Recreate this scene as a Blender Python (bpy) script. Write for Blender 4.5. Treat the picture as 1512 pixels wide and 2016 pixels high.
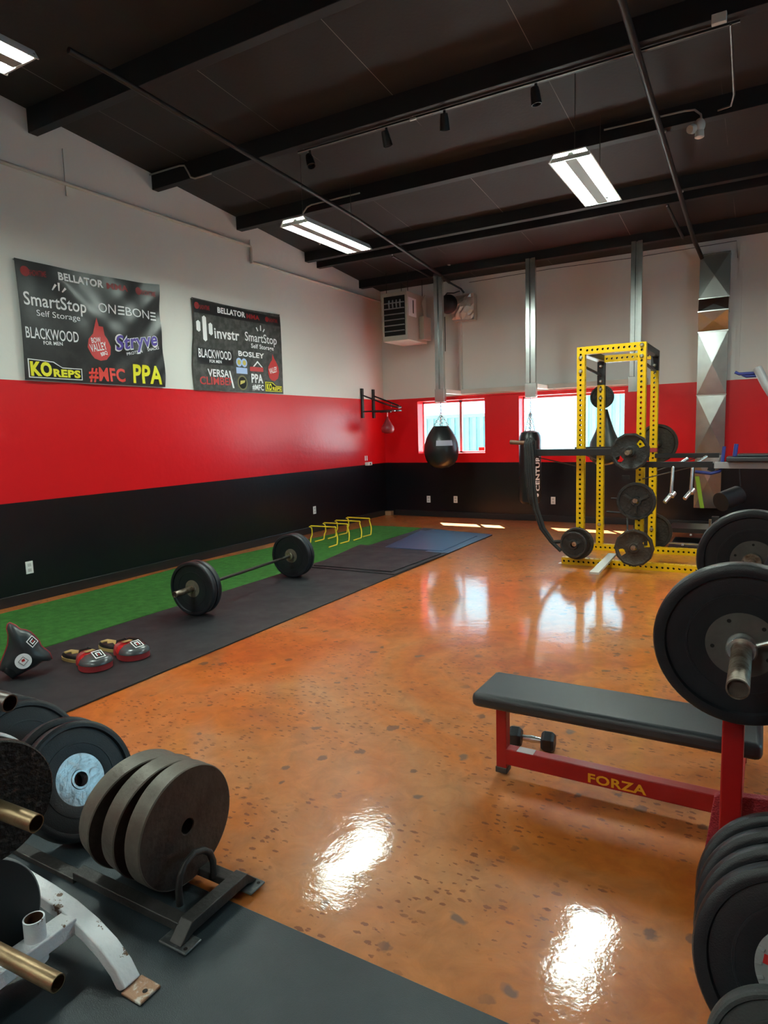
import bpy, bmesh, math, random
from math import sin, cos, pi, radians, hypot
from mathutils import Vector, Matrix
S = bpy.context.scene
COL = S.collection
for o in list(bpy.data.objects):
    bpy.data.objects.remove(o)

# ------------------------------------------------------------------ camera
YAW, PITCH, ROLL, FPX = -.52677, -.11995, -.02967, 1296.38
fwd = Vector((sin(YAW)*cos(PITCH), cos(YAW)*cos(PITCH), sin(PITCH)))
rt = Vector((cos(YAW), -sin(YAW), 0)); up = rt.cross(fwd)
r2 = rt*cos(ROLL)+up*sin(ROLL); u2 = -rt*sin(ROLL)+up*cos(ROLL)
cam = bpy.data.objects.new('camera', bpy.data.cameras.new('camera')); COL.objects.link(cam)
M4 = Matrix((( r2.x, u2.x, -fwd.x, 5.84919), (r2.y, u2.y, -fwd.y, -10.15911), (r2.z, u2.z, -fwd.z, 1.46), (0, 0, 0, 1)))
cam.matrix_world = M4
cam.data.sensor_fit = 'VERTICAL'; cam.data.sensor_height = 36; cam.data.sensor_width = 27
cam.data.lens = FPX/2016*36; cam.data.clip_start = .05; cam.data.clip_end = 200
S.camera = cam

# ------------------------------------------------------------------ view, world, sun
S.view_settings.view_transform = 'Standard'; S.view_settings.look = 'None'
S.view_settings.gamma = 1; S.view_settings.use_curve_mapping = False
S.view_settings.exposure = 0.62
W = bpy.data.worlds.new('world'); S.world = W; W.use_nodes = True
wn = W.node_tree.nodes; wl = W.node_tree.links
bg = wn['Background']; bg.inputs[0].default_value = (.52, .86, 1.0, 1); bg.inputs[1].default_value = 3.0
sun = bpy.data.objects.new('sun', bpy.data.lights.new('sun', 'SUN')); COL.objects.link(sun)
sun.data.energy = 60; sun.data.angle = radians(.6); sun.data.color = (1, .96, .85)
sd = Vector((.72, -1, -1.62)).normalized()
sun.rotation_euler = (-sd).to_track_quat('Z', 'Y').to_euler()
LAMP_STRENGTH = 80.0
LAMP_SPOTS = [(1.79, -4.16, 3.5, 0), (4.47, -4.2, 3.5, 0), (1.9, -8.14, 3.7, 0), (7.2, -4.2, 3.5, 0), (1.8, -12.0, 4.0, 0), (4.6, -12.4, 4.0, 0)]  # last three are unseen lamps, added to supply more light

# ------------------------------------------------------------------ materials
MATS = {}
def mat(name, col, rough=.5, metal=0, var=0, vscale=8, bump=0, bscale=60, col2=None, c2lo=.45, c2hi=.6, spec=.5, coat=0, emit=0, rvar=0):
    if name in MATS: return MATS[name]
    m = bpy.data.materials.new(name); m.use_nodes = True; MATS[name] = m
    n = m.node_tree.nodes; l = m.node_tree.links; b = n['Principled BSDF']
    b.inputs['Base Color'].default_value = (*col, 1); b.inputs['Roughness'].default_value = rough
    b.inputs['Metallic'].default_value = metal; b.inputs['Specular IOR Level'].default_value = spec
    if coat: b.inputs['Coat Weight'].default_value = coat; b.inputs['Coat Roughness'].default_value = .06
    if emit:
        b.inputs['Emission Color'].default_value = (*col, 1); b.inputs['Emission Strength'].default_value = emit
    tc = n.new('ShaderNodeTexCoord')
    if var or col2:
        nz = n.new('ShaderNodeTexNoise'); nz.inputs['Scale'].default_value = vscale; nz.inputs['Detail'].default_value = 8
        nz.inputs['Roughness'].default_value = .65
        l.new(tc.outputs['Object'], nz.inputs['Vector'])
        mx = n.new('ShaderNodeMix'); mx.data_type = 'RGBA'
        c2 = col2 if col2 else tuple(max(0, c*(1-var)) for c in col)
        mr = n.new('ShaderNodeMapRange'); mr.inputs[1].default_value = c2lo if col2 else .3; mr.inputs[2].default_value = c2hi if col2 else .7
        l.new(nz.outputs['Fac'], mr.inputs[0]); l.new(mr.outputs[0], mx.inputs[0])
        mx.inputs[6].default_value = (*col, 1); mx.inputs[7].default_value = (*c2, 1)
        l.new(mx.outputs[2], b.inputs['Base Color'])
        if rvar:
            m2 = n.new('ShaderNodeMapRange'); m2.inputs[3].default_value = max(.02, rough-rvar); m2.inputs[4].default_value = min(1, rough+rvar)
            m2.inputs[1].default_value = .3; m2.inputs[2].default_value = .7
            l.new(nz.outputs['Fac'], m2.inputs[0]); l.new(m2.outputs[0], b.inputs['Roughness'])
    if bump:
        nb = n.new('ShaderNodeTexNoise'); nb.inputs['Scale'].default_value = bscale; nb.inputs['Detail'].default_value = 5
        l.new(tc.outputs['Object'], nb.inputs['Vector'])
        bp = n.new('ShaderNodeBump'); bp.inputs['Strength'].default_value = bump; bp.inputs['Distance'].default_value = .01
        l.new(nb.outputs['Fac'], bp.inputs['Height']); l.new(bp.outputs[0], b.inputs['Normal'])
    return m

def wall_mat():
    m = bpy.data.materials.new('painted_wall'); m.use_nodes = True
    n = m.node_tree.nodes; l = m.node_tree.links; b = n['Principled BSDF']
    g = n.new('ShaderNodeNewGeometry'); sp = n.new('ShaderNodeSeparateXYZ'); l.new(g.outputs['Position'], sp.inputs[0])
    def gt(v):
        a = n.new('ShaderNodeMath'); a.operation = 'GREATER_THAN'; a.inputs[1].default_value = v; l.new(sp.outputs['Z'], a.inputs[0]); return a
    nz = n.new('ShaderNodeTexNoise'); nz.inputs['Scale'].default_value = .9; nz.inputs['Detail'].default_value = 6
    l.new(g.outputs['Position'], nz.inputs['Vector'])
    wv = n.new('ShaderNodeMix'); wv.data_type = 'RGBA'; l.new(nz.outputs['Fac'], wv.inputs[0])
    wv.inputs[6].default_value = (.72, .71, .675, 1); wv.inputs[7].default_value = (.79, .78, .745, 1)
    a = n.new('ShaderNodeMix'); a.data_type = 'RGBA'; l.new(gt(.929).outputs[0], a.inputs[0])
    a.inputs[6].default_value = (.0035, .004, .007, 1); a.inputs[7].default_value = (.72, .006, .012, 1)
    c = n.new('ShaderNodeMix'); c.data_type = 'RGBA'; l.new(gt(2.025).outputs[0], c.inputs[0])
    l.new(a.outputs[2], c.inputs[6]); l.new(wv.outputs[2], c.inputs[7]); l.new(c.outputs[2], b.inputs['Base Color'])
    r = n.new('ShaderNodeMapRange'); l.new(gt(2.025).outputs[0], r.inputs[0]); r.inputs[3].default_value = .3; r.inputs[4].default_value = .5
    l.new(r.outputs[0], b.inputs['Roughness'])
    nb = n.new('ShaderNodeTexNoise'); nb.inputs['Scale'].default_value = 14; nb.inputs['Detail'].default_value = 8; l.new(g.outputs['Position'], nb.inputs['Vector'])
    bp = n.new('ShaderNodeBump'); bp.inputs['Strength'].default_value = .22; bp.inputs['Distance'].default_value = .01
    l.new(nb.outputs['Fac'], bp.inputs['Height']); l.new(bp.outputs[0], b.inputs['Normal'])
    return m

def floor_mat():
    m = bpy.data.materials.new('stained_concrete'); m.use_nodes = True
    n = m.node_tree.nodes; l = m.node_tree.links; b = n['Principled BSDF']
    tc = n.new('ShaderNodeTexCoord')
    def noise(sc, det, dist=0, mp=None):
        z = n.new('ShaderNodeTexNoise'); z.inputs['Scale'].default_value = sc; z.inputs['Detail'].default_value = det; z.inputs['Distortion'].default_value = dist
        z.inputs['Roughness'].default_value = .6
        if mp:
            q = n.new('ShaderNodeMapping'); q.inputs['Scale'].default_value = mp; l.new(tc.outputs['Object'], q.inputs['Vector']); l.new(q.outputs[0], z.inputs['Vector'])
        else: l.new(tc.outputs['Object'], z.inputs['Vector'])
        return z
    n1 = noise(.75, 8, 1.6)
    r1 = n.new('ShaderNodeValToRGB'); l.new(n1.outputs['Fac'], r1.inputs[0])
    e = r1.color_ramp.elements; e[0].position = .30; e[0].color = (.40, .075, .010, 1); e[1].position = .72; e[1].color = (.53, .225, .085, 1)
    x = e.new(.5); x.color = (.55, .155, .024, 1)
    n2 = noise(9, 8, .8)
    r2_ = n.new('ShaderNodeMapRange'); r2_.inputs[1].default_value = .35; r2_.inputs[2].default_value = .7; r2_.inputs[3].default_value = 1.12; r2_.inputs[4].default_value = .78
    l.new(n2.outputs['Fac'], r2_.inputs[0])
    mu = n.new('ShaderNodeVectorMath'); mu.operation = 'SCALE'; l.new(r1.outputs[0], mu.inputs[0]); l.new(r2_.outputs[0], mu.inputs[3])
    # dark stain specks: voronoi blobs gated by a noise
    def specks(scale, rad, gate_scale, gate, strength, prev, colr, mp=(1, 1, 1)):
        q = n.new('ShaderNodeMapping'); q.inputs['Scale'].default_value = mp
        dn = noise(scale*1.3, 3)
        ad = n.new('ShaderNodeMixRGB'); ad.blend_type = 'ADD'; ad.inputs[0].default_value = .18/scale*4
        l.new(tc.outputs['Object'], ad.inputs[1]); l.new(dn.outputs['Color'], ad.inputs[2]); l.new(ad.outputs[0], q.inputs['Vector'])
        v = n.new('ShaderNodeTexVoronoi'); v.inputs['Scale'].default_value = scale; l.new(q.outputs[0], v.inputs['Vector'])
        sepc = n.new('ShaderNodeSeparateColor'); l.new(v.outputs['Color'], sepc.inputs[0])
        # radius varies by cell
        rr = n.new('ShaderNodeMath'); rr.operation = 'MULTIPLY'; rr.inputs[1].default_value = rad; l.new(sepc.outputs[0], rr.inputs[0])
        df = n.new('ShaderNodeMath'); df.operation = 'SUBTRACT'; l.new(rr.outputs[0], df.inputs[0]); l.new(v.outputs['Distance'], df.inputs[1])
        mr = n.new('ShaderNodeMapRange'); mr.inputs[1].default_value = -.01; mr.inputs[2].default_value = .05; l.new(df.outputs[0], mr.inputs[0])
        gn = noise(gate_scale, 3)
        gm = n.new('ShaderNodeMapRange'); gm.inputs[1].default_value = gate; gm.inputs[2].default_value = gate+.06; l.new(gn.outputs['Fac'], gm.inputs[0])
        k = n.new('ShaderNodeMath'); k.operation = 'MULTIPLY'; l.new(mr.outputs[0], k.inputs[0]); l.new(gm.outputs[0], k.inputs[1])
        k2 = n.new('ShaderNodeMath'); k2.operation = 'MULTIPLY'; k2.inputs[1].default_value = strength; l.new(k.outputs[0], k2.inputs[0])
        mx = n.new('ShaderNodeMix'); mx.data_type = 'RGBA'; l.new(k2.outputs[0], mx.inputs[0]); l.new(prev, mx.inputs[6]); mx.inputs[7].default_value = (*colr, 1)
        return mx.outputs[2]
    c = specks(9, .30, 1.6, .47, .75, mu.outputs[0], (.12, .06, .042))
    c = specks(34, .42, 1.7, .46, .8, c, (.20, .055, .018), (.7, 1.5, 1))
    c = specks(5.0, .16, 1.0, .42, .8, c, (.15, .095, .075))
    l.new(c, b.inputs['Base Color'])
    b.inputs['Roughness'].default_value = .38; b.inputs['Specular IOR Level'].default_value = .22
    b.inputs['Coat Weight'].default_value = 1; b.inputs['Coat Roughness'].default_value = .065; b.inputs['Coat IOR'].default_value = 1.35
    n5 = noise(4, 5, .4); n6 = noise(60, 4)
    ad = n.new('ShaderNodeMath'); ad.operation = 'MULTIPLY_ADD'; ad.inputs[1].default_value = .12; l.new(n6.outputs['Fac'], ad.inputs[0]); l.new(n5.outputs['Fac'], ad.inputs[2])
    bp = n.new('ShaderNodeBump'); bp.inputs['Strength'].default_value = .10; bp.inputs['Distance'].default_value = .02
    l.new(ad.outputs[0], bp.inputs['Height']); l.new(bp.outputs[0], b.inputs['Coat Normal']); l.new(bp.outputs[0], b.inputs['Normal'])
    return m

def glass_mat():
    m = bpy.data.materials.new('window_glass'); m.use_nodes = True
    n = m.node_tree.nodes; l = m.node_tree.links; n.remove(n['Principled BSDF'])
    t = n.new('ShaderNodeBsdfTransparent'); t.inputs[0].default_value = (.86, .97, 1, 1)
    g = n.new('ShaderNodeBsdfGlossy'); g.inputs['Roughness'].default_value = .02
    x = n.new('ShaderNodeMixShader'); x.inputs[0].default_value = .05; l.new(t.outputs[0], x.inputs[1]); l.new(g.outputs[0], x.inputs[2])
    l.new(x.outputs[0], n['Material Output'].inputs[0]); return m

def ceil_mat():
    m = mat('black_ceiling', (.020, .018, .018), .7, bump=.15, bscale=30)
    n = m.node_tree.nodes; l = m.node_tree.links; b = n['Principled BSDF']
    g = n.new('ShaderNodeNewGeometry'); sp = n.new('ShaderNodeSeparateXYZ'); l.new(g.outputs['Position'], sp.inputs[0])
    a = n.new('ShaderNodeMath'); a.operation = 'DIVIDE'; a.inputs[1].default_value = 1.22; l.new(sp.outputs['X'], a.inputs[0])
    f = n.new('ShaderNodeMath'); f.operation = 'FRACT'; l.new(a.outputs[0], f.inputs[0])
    c = n.new('ShaderNodeMath'); c.operation = 'COMPARE'; c.inputs[1].default_value = .45; c.inputs[2].default_value = .0022; l.new(f.outputs[0], c.inputs[0])
    nz = n.new('ShaderNodeTexNoise'); nz.inputs['Scale'].default_value = .8; l.new(g.outputs['Position'], nz.inputs['Vector'])
    mr = n.new('ShaderNodeMapRange'); mr.inputs[1].default_value = .46; mr.inputs[2].default_value = .6; l.new(nz.outputs['Fac'], mr.inputs[0])
    k = n.new('ShaderNodeMath'); k.operation = 'MULTIPLY'; l.new(c.outputs[0], k.inputs[0]); l.new(mr.outputs[0], k.inputs[1])
    mx = n.new('ShaderNodeMix'); mx.data_type = 'RGBA'; l.new(k.outputs[0], mx.inputs[0]); mx.inputs[6].default_value = (.020, .018, .018, 1); mx.inputs[7].default_value = (.3, .28, .25, 1)
    l.new(mx.outputs[2], b.inputs['Base Color']); return m

m_wall = wall_mat(); m_floor = floor_mat(); m_glass = glass_mat(); m_ceil = ceil_mat()
m_beam = mat('black_beam', (.004, .004, .006), .6)
m_base = mat('black_baseboard', (.012, .012, .014), .35)
m_white = mat('white_paint', (.62, .59, .54), .5, var=.12, vscale=3)
m_rubber = mat('black_rubber', (.011, .014, .019), .40, var=.3, vscale=20, bump=.15, bscale=300)
m_matr = mat('rubber_mat', (.018, .018, .022), .5, var=.35, vscale=4, bump=.3, bscale=500, rvar=.08)
m_matn = mat('rubber_floor_mat', (.032, .046, .056), .40, var=.35, vscale=2.2, bump=.2, bscale=400, rvar=.1)
m_matb = mat('smooth_rubber_mat', (.028, .075, .16), .33, var=.15, vscale=2, spec=1.0)  # blue of the reflected window sky is put into the base colour
m_yel = mat('yellow_powder_coat', (.80, .47, .002), .35, var=.1, vscale=6)
m_yelp = mat('yellow_plastic', (.85, .62, .03), .4)
m_blk = mat('black_powder_coat', (.010, .010, .011), .5)
m_steel = mat('galvanised_steel', (.66, .69, .68), .24, 1, var=.2, vscale=10)
m_chrome = mat('chrome', (.72, .73, .73), .25, .85)
m_bolt = mat('zinc_bolt', (.55, .56, .55), .3, 1)
m_hub = mat('brushed_steel_hub', (.62, .64, .66), .32, 1, var=.45, vscale=22, bump=.3, bscale=40)
m_hubd = mat('dull_steel_hub', (.16, .16, .15), .45, .6, var=.3, vscale=14)
m_bar = mat('worn_bar_steel', (.42, .36, .29), .38, .9, col2=(.2, .13, .08), vscale=30, c2lo=.42, c2hi=.62, bump=.3, bscale=90)
m_rust = mat('rusty_iron', (.05, .032, .026), .62, .25, col2=(.095, .075, .06), vscale=7, c2lo=.4, c2hi=.7, bump=.5, bscale=35)
m_rustrim = mat('worn_iron_rim', (.17, .155, .13), .5, .3, col2=(.12, .10, .08), vscale=6, c2lo=.4, c2hi=.65, bump=.2, bscale=60)
m_pit = mat('pitted_iron', (.010, .008, .007), .45, .2, col2=(.10, .075, .06), vscale=55, c2lo=.53, c2hi=.75, bump=.8, bscale=80)
m_castk = mat('cast_iron', (.035, .034, .032), .5, .3, var=.5, vscale=12, bump=.8, bscale=40)
m_castb = mat('brown_cast_iron', (.055, .043, .032), .55, .3, var=.5, vscale=10, bump=.8, bscale=40)
m_pipe = mat('brass_brown_pipe', (.36, .25, .14), .42, .75, col2=(.20, .13, .07), vscale=14, c2lo=.4, c2hi=.65)
m_pipeg = mat('dark_steel_pipe', (.15, .13, .12), .4, .8, var=.3)
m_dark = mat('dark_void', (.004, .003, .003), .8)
m_wp = mat('chipped_white_paint', (.88, .91, .94), .35, col2=(.16, .085, .045), vscale=13, c2lo=.60, c2hi=.62, bump=.35, bscale=50)
m_rustp = mat('rusty_foot_plate', (.42, .24, .15), .55, .3, col2=(.65, .6, .55), vscale=30, c2lo=.5, c2hi=.6, bump=.4)
m_rack = mat('grey_black_steel', (.075, .07, .068), .5, .5, var=.4, vscale=12, bump=.2)
m_rackp = mat('scuffed_steel_plate', (.11, .12, .125), .4, .6, col2=(.3, .3, .29), vscale=18, c2lo=.5, c2hi=.75)
m_red = mat('red_powder_coat', (.40, .008, .010), .35, var=.15, vscale=5, bump=.05)
m_dia = mat('red_textured_plate', (.42, .022, .04), .5, var=.2, vscale=40, bump=1.0, bscale=170)
m_vinyl = mat('black_vinyl', (.030, .035, .040), .42, bump=.1, bscale=350)
m_ylw = mat('yellow_lettering', (.85, .42, .015), .5)
m_leather = mat('black_leather', (.014, .016, .017), .33, bump=.4, bscale=14)
m_redl = mat('red_leather', (.52, .012, .015), .35, bump=.2, bscale=30)
m_redd = mat('dark_red_trim', (.35, .03, .035), .5)
m_sil = mat('silver_black_vinyl', (.10, .105, .11), .25, .3)
m_gold = mat('gold_vinyl', (.55, .42, .16), .4, .3)
m_rope = mat('black_rope', (.012, .012, .012), .8, bump=.6, bscale=120)
m_txtw = mat('white_print', (.90, .90, .92), .5)
m_txtr = mat('red_print', (.55, .02, .02), .5)
m_txtr2 = mat('bright_red_print', (.80, .05, .035), .5)
m_txty = mat('yellow_print', (.88, .82, .02), .5)
m_txtp = mat('violet_print', (.10, .06, .38), .5)
m_txtb = mat('pale_blue_print', (.42, .55, .85), .5)
m_txtg = mat('grey_print', (.25, .25, .25), .5)
m_dimr = mat('dim_red_print', (.28, .010, .012), .5)
m_ban = mat('banner_vinyl', (.016, .016, .018), .32, col2=(.06, .06, .062), vscale=3, c2lo=.5, c2hi=.85, bump=.25, bscale=6)
m_ban2 = mat('slate_print_vinyl', (.035, .036, .034), .5, col2=(.10, .10, .095), vscale=14, c2lo=.42, c2hi=.7, bump=.15, bscale=5)
m_lens = mat('lamp_lens', (.86, 1.0, .90), .5, emit=LAMP_STRENGTH)
m_housing = mat('lamp_housing', (.75, .77, .74), .4)
m_refl = mat('lamp_reflector', (.8, .82, .78), .25, .6)
m_heater = mat('beige_heater_enamel', (.50, .46, .39), .45)
m_foil = mat('aluminium_foil', (.70, .63, .57), .42, .55, bump=.6, bscale=12)
m_blue = mat('blue_foam', (.03, .045, .24), .45)
m_grey = mat('grey_enamel', (.33, .33, .34), .4)
m_tape = mat('green_tape', (.30, .58, .05), .5)
m_wood = mat('pale_board', (.55, .53, .47), .5, .1)
m_bframe = mat('window_frame_aluminium', (.42, .40, .42), .4, .3)
m_ext = mat('pale_corrugated_metal', (.15, .27, .28), .6, var=.25, vscale=1.5)
m_gnd = mat('pale_gravel', (.62, .64, .62), .8, var=.2, vscale=4)
m_turf = None
def turf_mat():
    m = mat('green_turf', (.065, .25, .045), .85, var=.45, vscale=14, bump=1.0, bscale=420, spec=.2)
    return m
m_turf = turf_mat()

# ------------------------------------------------------------------ mesh tools
def frame(d):
    d = Vector(d).normalized(); a = Vector((0, 0, 1)) if abs(d.z) < .95 else Vector((0, 1, 0))
    x = a.cross(d).normalized(); return x, d.cross(x).normalized(), d
class MB:
    def __init__(s): s.v = []; s.f = []; s.inner = 0
    def add(s, vs, fs):
        k = len(s.v); s.v += [tuple(p) for p in vs]; s.f += [tuple(i+k for i in f) for f in fs]; return s
    def box(s, a, b):
        x0, y0, z0 = a; x1, y1, z1 = b
        return s.add([(x0, y0, z0), (x1, y0, z0), (x1, y1, z0), (x0, y1, z0), (x0, y0, z1), (x1, y0, z1), (x1, y1, z1), (x0, y1, z1)],
                     [(0, 3, 2, 1), (4, 5, 6, 7), (0, 1, 5, 4), (1, 2, 6, 5), (2, 3, 7, 6), (3, 0, 4, 7)])
    def bar(s, p0, p1, w, h, upv=(0, 0, 1)):
        p0 = Vector(p0); p1 = Vector(p1); d = (p1-p0).normalized(); u = Vector(upv)
        x = d.cross(u); x = x.normalized() if x.length > 1e-4 else Vector((1, 0, 0)); u = x.cross(d).normalized()
        vs = [p+x*a*w/2+u*b*h/2 for p in (p0, p1) for a, b in ((-1, -1), (1, -1), (1, 1), (-1, 1))]
        return s.add(vs, [(0, 1, 2, 3), (7, 6, 5, 4), (0, 4, 5, 1), (1, 5, 6, 2), (2, 6, 7, 3), (3, 7, 4, 0)])
    def tube(s, path, r, n=12, closed=False, cap=True):
        P = [Vector(p) for p in path]; rr = r if isinstance(r, (list, tuple)) else [r]*len(P)
        N = len(P); T = []
        for i in range(N):
            a = P[(i-1) % N] if (closed or i > 0) else P[i]; b = P[(i+1) % N] if (closed or i < N-1) else P[i]
            T.append((b-a).normalized())
        x = frame(T[0])[0]; vs = []
        for i in range(N):
            x = (x-T[i]*x.dot(T[i])); x = x.normalized() if x.length > 1e-5 else frame(T[i])[0]
            y = T[i].cross(x)
            for k in range(n):
                a = 2*pi*k/n; vs.append(P[i]+(x*cos(a)+y*sin(a))*rr[i])
        fs = []
        for i in range(N if closed else N-1):
            j = (i+1) % N
            for k in range(n): fs.append((i*n+k, i*n+(k+1) % n, j*n+(k+1) % n, j*n+k))
        if cap and not closed: fs += [tuple(reversed(range(n))), tuple((N-1)*n+k for k in range(n))]
        return s.add(vs, fs)
    def pipe(s, p0, p1, r, wall=.004, n=24, depth=.15):
        # hollow at p1
        d = (Vector(p1)-Vector(p0)); L = d.length
        return s.lathe([(0, 0), (r, 0), (r, L), (r-wall, L), (r-wall, L-depth), (0, L-depth)], p0, d, n, closed=False)
    def lathe(s, prof, o=(0, 0, 0), axis=(0, 0, 1), n=48, closed=True):
        x, y, d = frame(axis) if tuple(axis) != (0, 0, 1) else (Vector((1, 0, 0)), Vector((0, 1, 0)), Vector((0, 0, 1)))
        o = Vector(o); vs = []; m = len(prof)
        for (r, z) in prof:
            for k in range(n):
                a = 2*pi*(k+.5)/n; vs.append(o+(x*cos(a)+y*sin(a))*max(r, 1e-4)+d*z)
        fs = []
        for i in range(m if closed else m-1):
            j = (i+1) % m
            for k in range(n): fs.append((i*n+k, i*n+(k+1) % n, j*n+(k+1) % n, j*n+k))
        return s.add(vs, fs)
    def prism(s, poly, o, ux, uy, h):
        o = Vector(o); ux = Vector(ux); uy = Vector(uy); nn = ux.cross(uy).normalized()*h; k = len(poly)
        vs = [o+ux*a+uy*b for a, b in poly]; vs += [v+nn for v in vs]
        fs = [tuple(reversed(range(k))), tuple(range(k, 2*k))]+[(i, (i+1) % k, k+(i+1) % k, k+i) for i in range(k)]
        return s.add(vs, fs)
    def sphere(s, o, r, n=16, m=10, sc=(1, 1, 1)):
        vs = []; fs = []
        for i in range(m+1):
            t = pi*i/m
            for k in range(n):
                a = 2*pi*k/n; vs.append((o[0]+r*sc[0]*sin(t)*cos(a), o[1]+r*sc[1]*sin(t)*sin(a), o[2]+r*sc[2]*cos(t)))
        for i in range(m):
            for k in range(n): fs.append((i*n+k, i*n+(k+1) % n, (i+1)*n+(k+1) % n, (i+1)*n+k))
        return s.add(vs, fs)
    def holed(s, p0, p1, w, d_, nv, rad=.0105, pitch=.0508, holes=4, t=.004):
        # square steel tube from p0 to p1; w wide along side axis, d_ deep along normal nv; punched holes on its faces
        p0 = Vector(p0); p1 = Vector(p1); L = (p1-p0).length; a = (p1-p0).normalized(); nv = Vector(nv).normalized(); sv = a.cross(nv).normalized()
        n = max(1, int(L/pitch)); cl = L/n
        faces = [(nv, sv, w, d_), (-nv, -sv, w, d_)]+([(sv, -nv, d_, w), (-sv, nv, d_, w)] if holes == 4 else [])
        for N_, S_, ww, dd in faces:
            for i in range(n):
                c = p0+a*(cl*(i+.5))+N_*dd/2; hw = ww/2; hl = cl/2
                sq = [(hl, 0), (hl, hw), (0, hw), (-hl, hw), (-hl, 0), (-hl, -hw), (0, -hw), (hl, -hw)]
                vs = [c+a*u+S_*v for u, v in sq]+[c+a*rad*cos(k*pi/4)+S_*rad*sin(k*pi/4) for k in range(8)]
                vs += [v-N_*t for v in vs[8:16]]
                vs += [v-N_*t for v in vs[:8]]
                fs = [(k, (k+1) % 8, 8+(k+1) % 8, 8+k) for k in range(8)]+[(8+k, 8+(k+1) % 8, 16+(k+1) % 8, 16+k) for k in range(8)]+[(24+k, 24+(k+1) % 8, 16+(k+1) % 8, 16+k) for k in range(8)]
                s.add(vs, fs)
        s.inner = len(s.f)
        if holes != 4:
            for N_, S_ in ((sv, nv), (-sv, nv)):
                c = [p0+N_*w/2-S_*d_/2, p0+N_*w/2+S_*d_/2, p1+N_*w/2+S_*d_/2, p1+N_*w/2-S_*d_/2]; s.add(c, [(0, 1, 2, 3)])
        for p in (p0, p1):
            s.add([p+sv*w/2*i+nv*d_/2*j for i, j in ((-1, -1), (1, -1), (1, 1), (-1, 1))], [(0, 1, 2, 3)])
        return s
    def build(s, name, m, parent=None, bevel=0, smooth=True, ang=35, fix=True, local=False):
        me = bpy.data.meshes.new(name)
        off = Vector((0, 0, 0))
        if parent is not None and not local:
            q = parent
            while q is not None: off += Vector(q.location); q = q.parent
        me.from_pydata([tuple(Vector(v)-off) for v in s.v], [], s.f); me.update()
        if fix:
            bm = bmesh.new(); bm.from_mesh(me); bmesh.ops.remove_doubles(bm, verts=bm.verts, dist=1e-5)
            bmesh.ops.recalc_face_normals(bm, faces=bm.faces); bm.to_mesh(me); bm.free()
        me.materials.append(m)
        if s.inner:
            me.materials.append(mat('shaded_tube_inside', (.01, .008, .005), .8))  # shade inside the tube put into the colour, so holes look dark
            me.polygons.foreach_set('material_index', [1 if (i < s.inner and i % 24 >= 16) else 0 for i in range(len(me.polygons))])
        if smooth:
            me.polygons.foreach_set('use_smooth', [True]*len(me.polygons)); me.set_sharp_from_angle(angle=radians(ang))
        o = bpy.data.objects.new(name, me); COL.objects.link(o)
        if parent is not None: o.parent = parent
        if bevel:
            b = o.modifiers.new('bevel', 'BEVEL'); b.width = bevel; b.segments = 3; b.limit_method = 'ANGLE'; b.angle_limit = radians(40)
        return o
def tag(o, label=None, cat=None, group=None, kind=None):
    if label: o['label'] = label
    if cat: o['category'] = cat
    if group: o['group'] = group
    if kind: o['kind'] = kind
    return o
def thing(name, label, cat, loc=(0, 0, 0), group=None):
    o = bpy.data.objects.new(name, None); COL.objects.link(o); o.location = loc; o.empty_display_size = .1
    return tag(o, label, cat, group)
def dup(root, loc, rot, label, group=None):
    r = root.copy(); COL.objects.link(r); r.location = loc; r.rotation_euler = rot; r['label'] = label
    if group: r['group'] = group
    elif 'group' in r: del r['group']
    for ch in list(root.children):
        c = ch.copy(); COL.objects.link(c); c.parent = r
        for g in list(ch.children):
            d = g.copy(); COL.objects.link(d); d.parent = c
    return r
def aim(n, twist=0):
    # euler turning local +Z to n
    q = Vector(n).to_track_quat('Z', 'Y'); return (q.to_matrix() @ Matrix.Rotation(twist, 3, 'Z')).to_euler()
def struct(name, mb, m, parent=None, **k):
    o = mb.build(name, m, parent, **k)
    if parent is None: o['kind'] = 'structure'
    return o
def text(name, body, m, parent, o, ux, uy, width, height, depth=.0015, bold=0, warp=None, shear=0, sub=0):
    """Lettering `width` wide and `height` tall (cap height), lower left corner at o"""
    cu = bpy.data.curves.new(name, 'FONT'); cu.body = body; cu.size = 1; cu.offset = bold; cu.resolution_u = 3; cu.shear = shear
    cu.space_character = 1.0+bold*2
    t = bpy.data.objects.new('tmp_text', cu); COL.objects.link(t)
    dg = bpy.context.evaluated_depsgraph_get(); me = bpy.data.meshes.new_from_object(t.evaluated_get(dg))
    bpy.data.objects.remove(t)
    bm = bmesh.new(); bm.from_mesh(me); bmesh.ops.remove_doubles(bm, verts=bm.verts, dist=1e-4)
    xs = [v.co.x for v in bm.verts]; x0, x1 = min(xs), max(xs); cap = .70
    sx = width/(x1-x0); sy = height/cap
    for v in bm.verts: v.co.x = (v.co.x-x0)*sx; v.co.y *= sy
    if sub:
        bmesh.ops.triangulate(bm, faces=bm.faces)
        for _ in range(3):
            es = [e for e in bm.edges if e.calc_length() > sub]
            if es: bmesh.ops.subdivide_edges(bm, edges=es, cuts=1, use_grid_fill=True); bmesh.ops.triangulate(bm, faces=bm.faces)
    o = Vector(o); ux = Vector(ux); uy = Vector(uy); nn = ux.cross(uy).normalized()
    off = Vector((0, 0, 0)); q = parent
    while q is not None: off += Vector(q.location); q = q.parent
    for v in bm.verts:
        P = o+ux*v.co.x+uy*v.co.y
        if warp: P = warp(P)
        v.co = P+nn*depth-off
    bm.to_mesh(me); bm.free(); me.materials.clear(); me.materials.append(m)
    ob = bpy.data.objects.new(name, me); COL.objects.link(ob); ob.parent = parent; return ob

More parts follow.
